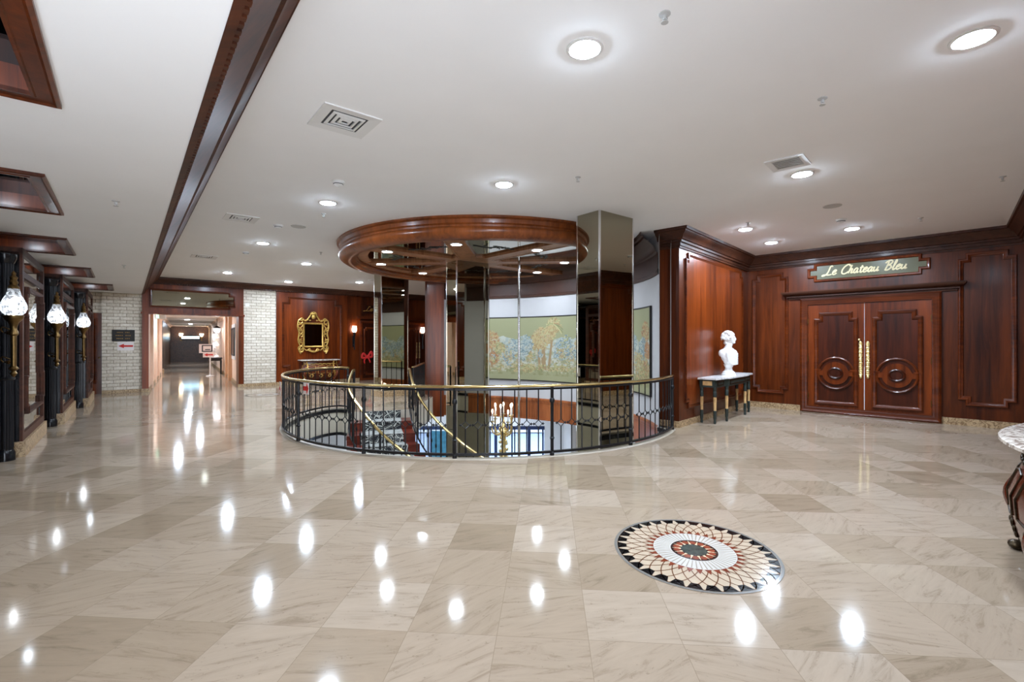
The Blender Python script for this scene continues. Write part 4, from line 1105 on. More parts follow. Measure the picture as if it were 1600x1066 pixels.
# ------------------------------------------------------------------ floor medallions
def medallion(loc, rz, sx, sy, lab):
    root = empty('floor_medallion', loc, rz); tag(root, lab, 'floor medallion', 'stone medallions set in the floor')
    R = 1.0
    def ringp(b, r0, r1, z, n=96): b.lathe([(r0,z),(r1,z)],0,0,n,sx=sx,sy=sy)
    def P(r, a, z): return (sx*r*math.cos(a), sy*r*math.sin(a), z)
    b = MB(); b.lathe([(1.0,.0),(1.0,.002),(.0001,.002)],0,0,96,sx=sx,sy=sy); b.build('cream_field', plain('cream_marble', srgb(188,168,144),.12,var=.06,vscale=14, spec=.15), root, smooth=0)
    b = MB(); ringp(b,.965,1.0,.0026); b.build('grey_border', plain('grey_marble', srgb(120,116,110),.12, spec=.15), root, smooth=0)
    n = 32; st = 2*PI/n
    b = MB()
    for k in range(n):
        a = k*st
        b.add([P(.962,a+.05*st,.003),P(.962,a+.5*st,.003),P(.962,a+.95*st,.003),P(.845,a+.76*st,.003),P(.845,a+.24*st,.003)],[[0,1,2,3,4]])
    b.build('black_wedges', plain('black_marble', srgb(26,24,24),.12,var=.3,vscale=30, spec=.15), root, smooth=0)
    b = MB()
    for k in range(n):
        for sg in (-1,1):
            pts = [P(.96-.455*t, k*st+sg*st*2.0*(t**.75), .003) for t in [i/10 for i in range(11)]]
            w = .0068
            for i in range(10):
                p, q = Vector(pts[i]), Vector(pts[i+1]); d = (q-p).normalized(); m_ = Vector((-d.y,d.x,0))*w*.55
                b.add([p-m_,p+m_,q+m_,q-m_],[[0,1,2,3]])
    b.build('petal_lines', plain('brown_inlay_line', srgb(112,76,54),.12, spec=.15), root, smooth=0)
    b = MB()
    for k in range(n):
        a = k*st; b.add([P(.50,a-.42*st,.0034),P(.50,a+.42*st,.0034),P(.615,a,.0034)],[[0,1,2]])
    b.build('red_triangles', plain('red_marble', srgb(116,56,38),.12,var=.3,vscale=12, spec=.15), root, smooth=0)
    b = MB(); ringp(b,.275,.50,.0036); b.build('white_ring', plain('white_inlay', srgb(196,190,180),.12, spec=.15), root, smooth=0)
    b = MB()
    for k in range(52):
        a = k*2*PI/52; b.add([P(.49,a-.016,.0040),P(.49,a+.016,.0040),P(.30,a+.014,.0040),P(.30,a-.014,.0040)],[[0,1,2,3]])
    b.build('radial_bars', plain('grey_inlay', srgb(150,138,124),.12, spec=.15), root, smooth=0)
    b = MB(); ringp(b,.0001,.285,.0044); b.build('dark_disc', plain('dark_inlay', srgb(52,34,30),.12,var=.3, spec=.15), root, smooth=0)
    b = MB()
    for k in range(14):
        a = k*2*PI/14; c = P(.215,a,.0048); m_ = 10
        b.add([(c[0]+.044*sx*math.cos(2*PI*j/m_), c[1]+.044*sy*math.sin(2*PI*j/m_), .0048) for j in range(m_)],[list(range(m_))])
    b.build('red_ovals', plain('red_oval_marble', srgb(132,66,46),.12,var=.3,vscale=10, spec=.15), root, smooth=0)
    b = MB()
    for k in range(14):
        a = (k+.5)*2*PI/14; b.add([P(.275,a,.0046),P(.16,a-.10,.0046),P(.16,a+.10,.0046)],[[0,1,2]])
    b.build('cream_points', plain('cream_inlay', srgb(220,196,160),.12, spec=.15), root, smooth=0)
    b = MB(); ringp(b,.0001,.155,.0052,48); b.build('green_centre', plain('green_marble', srgb(52,62,56),.12,var=.4,vscale=18, spec=.15), root, smooth=0)
medallion((1.31,3.44,.0005), math.radians(-4.4), .56, .60, 'round stone floor medallion with black wedges and pale petals, in the foreground')
medallion((-7.0,13.7,.0005), math.radians(-4.4), .60, .60, 'far floor medallion in front of the brick strip by the corridor')

# ------------------------------------------------------------------ left piers, lamps, coffers
def pier(d0, d1_, n, lab):
    L_ = d1_-d0; loc = dnp(d0, n)
    root = empty('display_pier', (loc[0], loc[1], 0), A_D1)      # local x along the wing, room side at -y
    tag(root, lab, 'pier', 'mirrored piers along the left wall')
    dep = 2.2+n+.5; T = 2.74
    b = MB(); b.box(.0,L_,.03,dep,.17,T-.06); b.build('body', M['black'], root, smooth=0)
    b = MB(); b.box(-.03,L_+.03,-.03,dep,0,.20); b.build('stone_base', M['stone'], root, smooth=0)
    # wood frame on the long face
    b = MB()
    for x0, x1 in ((0,.11),(L_-.11,L_)): b.box(x0,x1,0,.05,.2,T)
    b.box(.11,L_-.11,0,.05,.2,.30); b.box(.11,L_-.11,0,.05,2.36,2.44); b.box(0,L_,0,.05,T-.09,T)
    b.box(0,.05,.05,dep,T-.09,T); b.box(0,.05,.05,dep,2.36,2.42)
    b.build('frame', M['dark'], root, smooth=0)
    b = MB(); b.box(.11,L_-.11,.02,.03,.30,2.36); b.build('tall_mirror', M['cmirror'], root, smooth=0)
    b = MB(); b.box(.11,L_-.11,.02,.03,2.44,T-.09); b.build('frieze_mirror', M['cmirror'], root, smooth=0)
    b = MB(); b.box(.02,.03,.06,dep-.05,2.43,T-.1); b.build('end_frieze_mirror', M['dmirror'], root, smooth=0)
    b = MB()
    o_ = [(.22,.62),(.34,.62),(.34,.52),(L_-.34,.52),(L_-.34,.62),(L_-.22,.62),(L_-.22,1.05),(L_-.30,1.05),(L_-.30,1.85),(L_-.22,1.85),(L_-.22,2.15),(L_-.34,2.15),(L_-.34,2.26),(.34,2.26),(.34,2.15),(.22,2.15),(.22,1.85),(.30,1.85),(.30,1.05),(.22,1.05)]
    b.mould(o_, [(0,-.018),(0,.02),(.012,.03),(.034,.026),(.045,.0),(.045,-.018)], .0); b.build('stepped_moulding', M['dark'], root)
    return root
pier(5.55,7.6,-1.2,'black and wood mirrored pier cut off by the left edge')
pier(8.9,11.0,-1.06,'nearest full mirrored pier at the left, behind the biggest gas lamp')
pier(11.95,14.4,-.91,'middle mirrored pier at the left, behind the second gas lamp')
pier(14.84,16.9,-.70,'farthest mirrored pier, beside the brown door and brick wall')

def gas_lamp_post():
    root = empty('gas_lamp', (0,0,0), A_D1)
    b = MB()
    prof = []
    n = 16; vs = []
    b.cyl(0,0,.0,2.62,.072,20)
    for k in range(14):
        a = 2*PI*k/14; b.cyl(.072*math.cos(a), .072*math.sin(a), .15, 2.5, .011, 6)
    b.lathe([(.098,0),(.098,.1),(.082,.14)],0,0,20); b.lathe([(.09,1.02),(.105,1.04),(.09,1.06)],0,0,20); b.lathe([(.085,2.5),(.11,2.56),(.11,2.62),(.0001,2.62)],0,0,20)
    b.build('post', M['black'], root)
    y = -.10; x = -.17
    b = MB(); b.lathe([(.0001,1.06),(.018,1.08),(.035,1.11),(.02,1.14),(.05,1.17),(.028,1.20),(.030,1.58),(.045,1.60),(.045,1.63),(.03,1.66),(.035,1.70),(.05,1.75),(.085,1.79),(.095,1.82),(.095,1.835),(.0001,1.84)],x,y,18); st = b.build('lamp_stem', M['obrass'], root)
    b = MB()
    b.lathe([(.05,2.17),(.055,2.19),(.035,2.22),(.045,2.25),(.03,2.28),(.04,2.31),(.018,2.34),(.024,2.36),(.0001,2.40)],x,y,16); b.build('finial', M['obrass'], root)
    b = MB(); b.lathe([(.07,1.838),(.105,1.87),(.125,1.92),(.122,1.97),(.095,2.04),(.068,2.10),(.054,2.17)],x,y,24); b.build('glass_globe', M['glass'], root)
    b = MB(); b.ell((x,y,1.95),(.036,.036,.052),12,8); b.tube([(x,y,1.84),(x,y,1.91)],.010,6); b.build('bulb', M['bulb'], root)
    for z in (1.25,1.62):
        b = MB(); b.tube([(x,y,z),(-.05,0,z)],.012,8); b.ell(((x)/2-.03,y/2,z),(.025,.025,.025),8,6)
        b.tube(spline([(x,y,z+.02),(x+.03,y+.10,z+.07),(x+.08,y+.12,z+.03),(-.08,0,z)],4),.007,6)
        b.build('bracket', M['obrass'], root)
    return root
g0 = gas_lamp_post()
for i, (d, n, lab) in enumerate(((8.74,-1.20,'largest brass gas style lamp on a black post, at the left edge'),(11.79,-1.06,'middle brass gas style lamp on a black post between two piers'),(14.70,-.86,'farthest brass gas style lamp on a black post'))):
    o = g0 if i == 0 else copy_tree(g0)
    p = dnp(d, n); o.location = (p[0], p[1], 0); tag(o, lab, 'lamp', 'gas style lamps along the left piers')

def coffer(d0, d1_, nR, lab):
    loc = dnp(d0, nR); root = empty('ceiling_coffer', (loc[0], loc[1], HS), A_D1); tag(root, lab, 'ceiling coffer', 'wood framed mirror coffers in the left ceiling')
    L_ = d1_-d0; W = 2.1
    q = MB(); q.mould(rect(0,L_,0,W), [(-.012,0),(-.012,.022),(.008,.03),(.022,.018),(.088,.018),(.095,.026),(.11,.026),(.11,-.0)])
    b = MB(); b.add([(x,z,y) for x,y,z in q.v], q.f); b.build('frame', M['wood'], root, smooth=25)
    q = MB(); q.mould(rect(0,L_,0,W), [(.11,.026),(.11,-.14)])
    b = MB(); b.add([(x,z,y) for x,y,z in q.v], q.f); b.build('recess_lining', M['wood2'], root, smooth=0)
    b = MB(); b.box(.11,L_-.11,.11,W-.11,.13,.14); b.build('mirror_panel', M['dmirror'], root, smooth=0)
    for y in (.5,1.35):
        b = MB(); b.lathe([(.0001,.11),(.07,.115),(.08,.13)],L_/2,y,18); b.build('lamp_lens', M['lensc'], root)
coffer(2.45,4.0,-.32,'nearest wood framed ceiling coffer in the top left corner')
coffer(5.74,7.35,-.56,'second wood framed ceiling coffer from the camera, at the left edge')
coffer(9.08,10.63,-.66,'third wood framed ceiling coffer, above the nearest full pier')
coffer(12.4,14.0,-.55,'fourth wood framed ceiling coffer, above the middle pier')
coffer(15.6,17.2,-.28,'farthest wood framed ceiling coffer, above the last pier')

# ------------------------------------------------------------------ bust table and bust
def bust_table():
    o0 = C0-EB*3.1; root = empty('console_table', (o0.x, o0.y, 0), A_B)
    root.location = (o0.x+EB.y*.03, o0.y-EB.x*.03, 0)
    tag(root, 'dark green and ochre console table with white marble top under the bust', 'table')
    outl = [(-.03,.0),(-.03,-.34),(.0,-.36),(.42,-.38),(.50,-.42),(1.60,-.42),(1.68,-.38),(2.10,-.36),(2.13,-.34),(2.13,0)]
    b = MB(); b.prism(outl, .81, .84); b.build('marble_top', M['marblew'], root, smooth=0)
    inn = [(.02,-.02),(.02,-.31),(.43,-.33),(.52,-.38),(1.58,-.38),(1.67,-.33),(2.08,-.31),(2.08,-.02)]
    b = MB(); b.prism(inn, .665, .81); b.build('apron', M['tgreen'], root, smooth=0)
    b = MB(); b.box(.016,.02,-.25,-.08,.70,.78); b.build('painted_panel', M['tgold'], root, smooth=0)
    for x0, x1, y in ((.08,.40,-.325),(.60,1.50,-.38),(1.70,2.02,-.325)):
        b = MB(); b.mould(rect(x0,x1,.695,.785), [(0,0),(0,.008),(.014,.010),(.02,0)], y); b.build('apron_moulding', M['bronze'], root)
    for (x, y) in ((.05,-.29),(.50,-.35),(1.60,-.35),(2.05,-.29),(.05,-.05),(2.05,-.05)):
        b = MB(); b.lathe([(.034,.67),(.034,.62),(.028,.60),(.034,.585),(.034,.50),(.022,.49),(.020,.25),(.030,.24),(.030,.10),(.02,.06),(.026,.04),(.022,0),(.0001,0)],x,y,12)
        lg = b.build('leg', M['tgreen'], root)
        b = MB(); b.lathe([(.026,.49),(.030,.46),(.024,.25),(.028,.24)],x,y,12); b.build('leg_shaft', M['tgold'], lg)
bust_table()
def bust(loc, rz, lab, group=None):
    root = empty('classical_bust', loc, rz); tag(root, lab, 'bust', group)
    b = MB(); b.lathe([(.0001,0),(.135,0),(.135,.03),(.115,.04),(.12,.06),(.075,.10),(.065,.15),(.09,.20),(.10,.22),(.0001,.22)],0,0,24); b.build('socle', M['plaster'], root)
    b = MB()   # face looks along +x
    T = Matrix.Rotation(-.75,3,'Z')
    def te(c, r): b.ell(T @ Vector(c), r, rot=T)
    te((.0,0,.40),(.115,.175,.17)); te((.015,0,.30),(.10,.13,.11)); te((-.02,0,.47),(.10,.20,.075))
    te((-.02,.15,.44),(.075,.065,.075)); te((-.02,-.15,.44),(.075,.065,.075)); te((.06,.07,.40),(.07,.075,.08)); te((.06,-.07,.40),(.07,.075,.08))
    b.tube([(-.03,0,.48),(-.01,0,.56),(.015,0,.64)],[.085,.068,.066],14)
    b.ell((.01,0,.745),(.108,.082,.118)); b.ell((.055,0,.69),(.062,.058,.065)); b.ell((.095,0,.655),(.030,.032,.024))
    b.ell((.122,0,.722),(.020,.014,.032)); b.ell((.112,0,.745),(.014,.012,.04)); b.ell((.108,0,.687),(.016,.026,.010)); b.ell((.104,0,.672),(.016,.022,.009))
    b.ell((.095,.033,.762),(.022,.03,.010)); b.ell((.095,-.033,.762),(.022,.03,.010)); b.ell((.0,.082,.725),(.022,.012,.034)); b.ell((.0,-.082,.725),(.022,.012,.034))
    rr = random.Random(5)
    for k in range(110):
        th = rr.uniform(-PI,PI); ph = rr.uniform(-.35,1.5); x = -.012+.118*math.cos(ph)*math.cos(th); y = .092*math.cos(ph)*math.sin(th); z = .755+.122*math.sin(ph)
        if x > .055 and z < .80: continue
        b.ell((x,y,z),(.024,.022,.022),6,5)
    for k in range(16):
        b.ell((-.065+rr.uniform(-.02,.02),rr.uniform(-.05,.05),.64+rr.uniform(0,.05)),(.024,.024,.028),6,5)
    for k in range(7):   # drapery folds across the chest
        t = k/6; b.tube(spline([T @ Vector(q) for q in ((.085,-.16+.05*t,.47-.03*k),(.13,-.02,.40-.03*k),(.10,.14,.44-.035*k))],5),.013,6)
    o = b.build('figure', M['plaster'], root)
    md = o.modifiers.new('fuse','REMESH'); md.mode = 'VOXEL'; md.voxel_size = .0085; md.use_smooth_shade = True
    return root
pb = C0-EB*2.05; pb = pb+Vector((EB.y,-EB.x))*.235
bst = bust((pb.x,pb.y,.84), -.45, 'white plaster bust of a curly haired man in profile on the marble top', None)

# ------------------------------------------------------------------ bombe chests
def bombe(loc, rz, W, Dp, Ht, lab, top, body, group):
    root = empty('bombe_chest', loc, rz); tag(root, lab, 'chest', group)
    # local x along the wall, front at -y
    def outline(w, d, n=10):
        fr = []
        for i in range(n+1):
            t = i/n*2-1; x = w*t; y = -d*(1-.16*abs(t)**3) - .03*math.cos(t*PI*1.0)
            fr.append((x, y))
        return [(w,0)]+[(-w,0)][:0]+[(-w,0)]+fr
    hs = [(.20,.72,.60),(.28,.84,.78),(.38,.95,.92),(.50,1.04,1.02),(.62,1.06,1.05),(.74,1.0,1.0),(.84,.93,.92),(1.0,.90,.88)]
    if group is None: hs = [(.17,.90,.93),(.26,.95,.97),(.38,1.0,1.02),(.50,1.04,1.05),(.62,1.05,1.06),(.74,1.0,1.0),(.84,.95,.94),(1.0,.93,.90)]
    vs = []; fs = []; k = None
    for hz_, fw, fd in hs:
        o_ = outline(W/2*.93*fw, Dp*.93*fd); k = len(o_); vs += [(x,y,(Ht-.05)*hz_) for x,y in o_]
    for i in range(len(hs)-1):
        for j in range(k): q = (j+1)%k; fs.append([i*k+j,i*k+q,(i+1)*k+q,(i+1)*k+j])
    fs.append(list(range(k))); fs.append([(len(hs)-1)*k+j for j in range(k)])
    b = MB(); b.add(vs, fs); b.build('body', body, root)
    b = MB(); o_ = outline(W/2*1.02, Dp*1.02); o2 = outline(W/2*1.06, Dp*1.06)
    vs = []; k = len(o_)
    for o3, z in ((o_,Ht-.05),(o2,Ht-.035),(o2,Ht-.015),(o_,Ht)): vs += [(x,y,z) for x,y in o3]
    fs = [[i*k+j,i*k+(j+1)%k,(i+1)*k+(j+1)%k,(i+1)*k+j] for i in range(3) for j in range(k)]+[list(range(k)),[3*k+j for j in range(k)]]
    b.add(vs, fs); b.build('marble_top', top, root)
    for sx in (-1,1):
        for yy in (-Dp*.95, -.06):
            x0 = sx*W/2*.70
            b = MB(); b.tube(spline([(sx*W/2*.84,yy*.92,Ht*.55),(sx*W/2*.86,yy*1.0,Ht*.42),(sx*W/2*.74,yy*.92,Ht*.25),(sx*W/2*.68,yy*.86,.10),(sx*W/2*.72,yy*.92,.035)],5),[.05+.0*i-.0014*i for i in range(21)],10)
            lg = b.build('leg', body, root)
            b = MB(); b.ell((sx*W/2*.73,yy*.96,.035),(.05,.05,.035),10,6); b.ell((sx*W/2*.70,yy*.90,.10),(.032,.032,.06),8,6); b.build('foot_mount', M['bronze'], lg)
    def surf(x, hz_):     # front surface depth at x and relative height
        for i in range(len(hs)-1):
            if hs[i][0] <= hz_ <= hs[i+1][0]:
                t = (hz_-hs[i][0])/(hs[i+1][0]-hs[i][0]); fw = hs[i][1]*(1-t)+hs[i+1][1]*t; fd = hs[i][2]*(1-t)+hs[i+1][2]*t
        t = max(-1, min(1, x/(W/2*.93*fw)))
        return -Dp*.93*fd*(1-.16*abs(t)**3)-.03*math.cos(t*PI)
    dark_ = group is None
    mm = M['bronze'] if dark_ else M['gold']
    for sx in (-1,1):
        b = MB()
        for q in range(26):
            hz_ = .97-.029*q; x = sx*W/2*.93*(.80+.06*math.sin(hz_*6)); z = (Ht-.05)*hz_
            b.ell((x+.012*math.cos(q*1.9), surf(x,hz_)-.004, z),(.026+.010*math.sin(q*2.3),.022,.024),8,6)
        x = sx*W/2*.80
        b.tube(spline([(x,surf(x,.72)-.01,Ht*.68),(x*.88,surf(x*.88,.7)-.02,Ht*.66),(x*.80,surf(x*.8,.62)-.02,Ht*.58),(x*.88,surf(x*.88,.56)-.02,Ht*.53),(x*.95,surf(x*.95,.6)-.015,Ht*.57)],5),.011,6)
        # mounts on the end of the chest
        for q in range(14):
            hz_ = .94-.05*q; 
            for i in range(len(hs)-1):
                if hs[i][0] <= hz_ <= hs[i+1][0]: fw = hs[i][1]
            b.ell((sx*W/2*.93*fw, -Dp*(.72+.05*math.sin(q*1.3)), (Ht-.05)*hz_),(.016,.03,.026),7,5)
        b.build('corner_mount', mm, root)
    b = MB()
    for q in range(23):
        x = (q/11-1)*W/2*.78; b.ell((x, surf(x,.87)-.004, (Ht-.05)*.87+.010*math.sin(q*2)),(.03,.014,.018),7,5)
    b.build('mount_band', mm, root)
    for cx_ in (-.24,0,.24):
        b = MB()
        for q in range(8):
            a = q*PI/4; x = cx_*W+.05*math.cos(a); hz_ = .36+.06*math.sin(a); b.ell((x, surf(x,hz_)-.004, (Ht-.05)*hz_),(.022,.013,.022),7,5)
        b.build('rosette_mount', mm, root)
        b = MB(); x0, x1 = cx_*W-.12, cx_*W+.12; P_ = []
        for x, hz_ in [(x0,.48),(x0,.62),(x0,.78),((x0+x1)/2,.80),(x1,.78),(x1,.62),(x1,.48),((x0+x1)/2,.46)]: P_.append((x, surf(x,hz_)-.003, (Ht-.05)*hz_))
        b.tube(P_, .007, 6, closed=True); b.build('inlay_border', mm, root)
    return root
pc_ = BW+N1*5.46-D1*.06
bombe((pc_.x,pc_.y,0), A_N1, 1.32, .46, .88, 'gilded bombe chest with pale marble top under the gilt mirror', M['marbleg'], M['inlay'], 'bombe chests against the walls')
pr = W0+ER*7.31; nr = Vector((ER.y,-ER.x))
bombe((pr.x+nr.x*.02,pr.y+nr.y*.02,0), A_R, 1.45, .62, .90, 'dark bombe console with veined marble top and bronze mounts, cut by the right edge', M['marbleg'], M['rosew'], None)

# ------------------------------------------------------------------ gilt mirror
def gilt_mirror():
    p = BW+N1*5.31+D1*-.03; root = empty('gilt_mirror', (p.x, p.y, 1.765), A_N1)
    tag(root, 'ornate gilded rococo mirror with scrolled openwork frame on the wood wall', 'mirror')
    b = MB(); b.box(-.30,.30,-.03,-.02,-.39,.39); b.build('mirror_glass', M['dmirror'], root, smooth=0)
    b = MB(); b.mould(rect(-.36,.36,-.45,.45), [(0,0),(0,.04),(.02,.06),(.045,.05),(.06,.03)]); b.build('inner_frame', M['gold'], root)
    def scroll(cx_, cz, r, a0, turn, w=.022, n=22):
        pts = [(cx_+r*(1-.75*i/n)*math.cos(a0+turn*i/n), -.045, cz+r*(1-.75*i/n)*math.sin(a0+turn*i/n)) for i in range(n+1)]
        return pts
    b = MB()
    for sx in (-1,1):
        for k, z in enumerate((-.52,-.36,-.14,.08,.28,.44)):
            b.tube(scroll(sx*.455, z+.02, .095, PI/2, sx*4.8*(1 if k%2 else -1)), .022, 7)
            b.tube(scroll(sx*.43, z-.08, .07, -PI/2, sx*-4.6*(1 if k%2 else -1)), .018, 7)
        b.tube(spline([(sx*.52,-.04,.52),(sx*.55,-.05,.30),(sx*.50,-.04,.06),(sx*.53,-.05,-.2),(sx*.46,-.04,-.42),(sx*.50,-.05,-.58),(sx*.38,-.04,-.6),(sx*.36,-.04,-.47)],6),.024,7)
        b.tube(spline([(sx*.52,-.04,.52),(sx*.40,-.05,.60),(sx*.28,-.04,.50),(sx*.18,-.05,.60),(sx*.10,-.05,.72)],6),.024,7)
        b.tube(spline([(sx*.36,-.04,-.46),(sx*.24,-.05,-.56),(sx*.14,-.04,-.50),(sx*.08,-.05,-.60),(0,-.05,-.62)],6),.022,7)
        for q in range(5): b.ell((sx*(.12+.08*q),-.05,.53+.02*(q%2)),(.035,.02,.028),8,5)
    b.build('scroll_border', M['gold'], root)
    b = MB(); b.ell((0,-.05,.66),(.075,.035,.08)); b.ell((0,-.05,.76),(.09,.035,.06))
    for q in range(7):
        a = PI*(q/6); b.ell((.10*math.cos(a),-.05,.76+.07*math.sin(a)),(.028,.022,.028),8,5)
    b.build('crest', M['gold'], root)
    b = MB()
    for q in range(9):
        t = q/4-1; b.ell((.16*t,-.05,-.56-.04*math.cos(t*1.5)),(.03,.025,.034),8,5)
    b.ell((0,-.05,-.60),(.06,.03,.04)); b.build('lower_crest', M['gold'], root)
gilt_mirror()
def sconce(n, y, lab):
    p = BW+N1*n-D1*y; root = empty('wall_sconce', (p.x,p.y,1.2), A_N1); tag(root, lab, 'sconce', 'torch sconces on the back wall')
    b = MB(); b.lathe([(.0001,0),(.02,.02),(.028,.08),(.02,.12),(.024,.5),(.05,.62),(.06,.68),(.0001,.68)],0,-.10,14); b.tube([(0,0,.45),(0,-.10,.5)],.014,6); b.tube([(0,0,.2),(0,-.10,.22)],.012,6); b.box(-.04,.04,-.012,0,.12,.55); b.build('torch', M['iron'], root)
    b = MB(); b.lathe([(.05,.69),(.085,.74),(.09,.82),(.07,.90),(.08,.93)],0,-.10,16); b.build('lamp_shade', M['wshade'], root)
sconce(6.86, -.12, 'lit torch sconce left of the mirrored column on the back wall')
sconce(9.80, -.12, 'lit torch sconce right of the far mirrored column, by the pilaster')
bowp = BW+N1*7.36-D1*-.03; root = empty('red_bow', (bowp.x,bowp.y,.92), A_N1); tag(root, 'red ribbon bow on the far alcove door left of the mirrored column', 'bow')
b = MB(); b.tube(spline([(0,-.03,0),(-.16,-.05,.14),(-.2,-.04,-.02),(0,-.03,0),(.16,-.05,.2),(.2,-.04,.02),(0,-.03,0)],6),.045,8,flat=(1,.5,1)); b.build('loops', M['red'], root)
b = MB(); b.tube(spline([(-.02,-.03,0),(-.12,-.04,-.12),(-.1,-.03,-.25)],5),.03,6,flat=(1,.5,1)); b.tube(spline([(.02,-.03,0),(.10,-.04,-.14),(.12,-.03,-.22)],5),.03,6,flat=(1,.5,1)); b.build('tails', M['red'], root)

# ------------------------------------------------------------------ signs with red arrows
def arrow_poly(w, h, left=True):
    s = -1 if left else 1
    return [(-s*w/2,-h*.2),(s*w*.12,-h*.2),(s*w*.12,-h*.5),(s*w/2,0),(s*w*.12,h*.5),(s*w*.12,h*.2),(-s*w/2,h*.2)]
def paper_sign(loc, rz, w, h, aw, ah, left, lab):
    root = empty('arrow_sign', loc, rz); tag(root, lab, 'sign', 'paper signs with red arrows')
    b = MB(); b.box(-w/2,w/2,-.004,0,-h/2,h/2); b.build('paper', M['paper'], root, smooth=0)
    b = MB(); b.prism_xz(arrow_poly(aw,ah,left), -.007, -.004); b.build('red_arrow', M['red'], root, smooth=0)
pw = BW+N1*-.02
paper_sign((pw.x-D1.x*.001,pw.y-D1.y*.001,1.39), A_N1, .38, .26, .34, .13, True, 'white paper sign with red arrow pointing left on the brick wall')
pw = BW+N1*-.07; root = empty('wall_plaque', (pw.x,pw.y,1.70), A_N1); tag(root, 'black plaque with faint lettering on the brick wall above the arrow sign', 'sign')
b = MB(); b.box(-.26,.26,-.02,0,-.17,.17); b.build('board', M['plaque'], root, smooth=0)
for k, (z, w) in enumerate(((.09,.15),(.0,.18),(-.09,.16))):
    b = MB()
    for j in range(8):
        if j == 4: continue
        b.box(-w+2*w*j/8,-w+2*w*(j+.6)/8,-.023,-.02,z-.012,z+.012)
    b.build('text_line', M['obrass'], root, smooth=0)
a_ = math.radians(231); pp = (RC.x+(RR+.085)*math.cos(a_), RC.y+(RR+.085)*math.sin(a_), .83)
paper_sign(pp, a_+PI/2, .155, .165, .145, .16, False, 'red arrow sign pointing right, tied to the front of the balustrade')
a_ = math.radians(212); pp = (RC.x+(RR+.085)*math.cos(a_), RC.y+(RR+.085)*math.sin(a_), .74)
paper_sign(pp, a_+PI/2, .16, .22, .14, .12, False, 'red and white sign on the far left bend of the balustrade')

# ------------------------------------------------------------------ corridor beyond the doorway
DC = Vector((-.565,.826)); NC = Vector((.826,.565)); DC.normalize(); NC = Vector((DC.y,-DC.x)); A_C = math.atan2(NC.y,NC.x)
def cp(n, d): q = NC*n+DC*d; return q
CH = 2.72
def cpart(b, name, mat, parent=None, smooth=0):
    o = b.build(name, mat, parent, rz=0 if parent else A_C, smooth=smooth)
    if not parent: struct(o)
    return o
b = MB(); b.box(-1.15,-.93,18.35,29,0,CH); b.box(-1.5,-1.15,27.2,29.0,0,CH); wl = cpart(b,'wall_corridor_left',M['pink'])
b = MB()
for y in (19.6,22.0,24.4,26.8): b.box(-.95,-.86,y,y+.3,0,CH)
b.build('pilaster', M['pink'], wl, smooth=0)
b = MB(); b.box(-.93,-.90,18.35,29,0,.12); b.box(-.95,-.84,28.5,29.05,0,.2); b.build('baseboard', M['stone'], wl, smooth=0)
b = MB(); b.box(-1.1,-.90,29.0,44,0,CH); cpart(b,'wall_corridor_far_left',M['dstone'])
b = MB(); b.box(1.52,1.75,18.5,44,0,CH); wr_ = cpart(b,'wall_corridor_right',M['pink'])
b = MB(); b.box(1.40,1.54,21.6,22.1,0,CH); b.box(1.44,1.54,23.9,24.4,0,CH); b.build('pilaster', plain('tan_pilaster', srgb(196,150,112),.6), wr_, smooth=0)
b = MB(); b.box(1.49,1.52,18.5,44,0,.12); b.build('baseboard', M['stone'], wr_, smooth=0)
b = MB(); b.box(-1.2,1.8,44,44.2,0,CH); cpart(b,'wall_corridor_end',M['dstone'])
b = MB(); b.box(-1.2,1.8,18.4,44.2,CH,CH+.1); cc = cpart(b,'ceiling_corridor',M['ceil'])
b = MB(); b.sweep([(-.93,18.4),(-.93,43.9)], [(0,CH-.16),(.02,CH-.16),(.06,CH-.06),(.16,CH)], side=1); b.sweep([(1.52,43.9),(1.52,18.4)], [(0,CH-.16),(.02,CH-.16),(.06,CH-.06),(.16,CH)], side=1); cpart(b,'trim_9',M['pink'],smooth=30)
# corridor lights
for i, (n, d, lab) in enumerate(((-.2,21.5,'flush ceiling light just inside the corridor'),(.55,25.5,'flush ceiling light in the middle of the corridor'),(0.1,31,'flush ceiling light deep in the corridor'),(0.3,38,'flush ceiling light at the corridor end'))):
    q = cp(n,d); o = copy_tree(lp0); o.location = (q.x,q.y,CH); tag(o, lab, 'ceiling light', 'ceiling lights of the corridor')
q = cp(1.50,20.75); root = empty('framed_picture', (q.x,q.y,1.52), A_C+PI/2+PI); tag(root, 'dark framed picture on the right wall of the corridor', 'picture')
root.rotation_euler = (0,0,math.atan2(-DC.y,-DC.x)); root.location = ((cp(1.515,20.75)).x,(cp(1.515,20.75)).y,1.52)
b = MB(); b.box(-.78,.78,-.015,0,-.66,.66); b.build('mat_board', M['wp'], root, smooth=0)
b = MB(); b.box(-.58,.58,-.03,-.015,-.46,.46); b.build('painting', M['dstone'], root, smooth=0)
b = MB(); b.mould(rect(-.64,.64,-.52,.52), [(0,0),(0,.04),(.03,.05),(.06,.03)]); b.build('frame', M['plaque'], root)
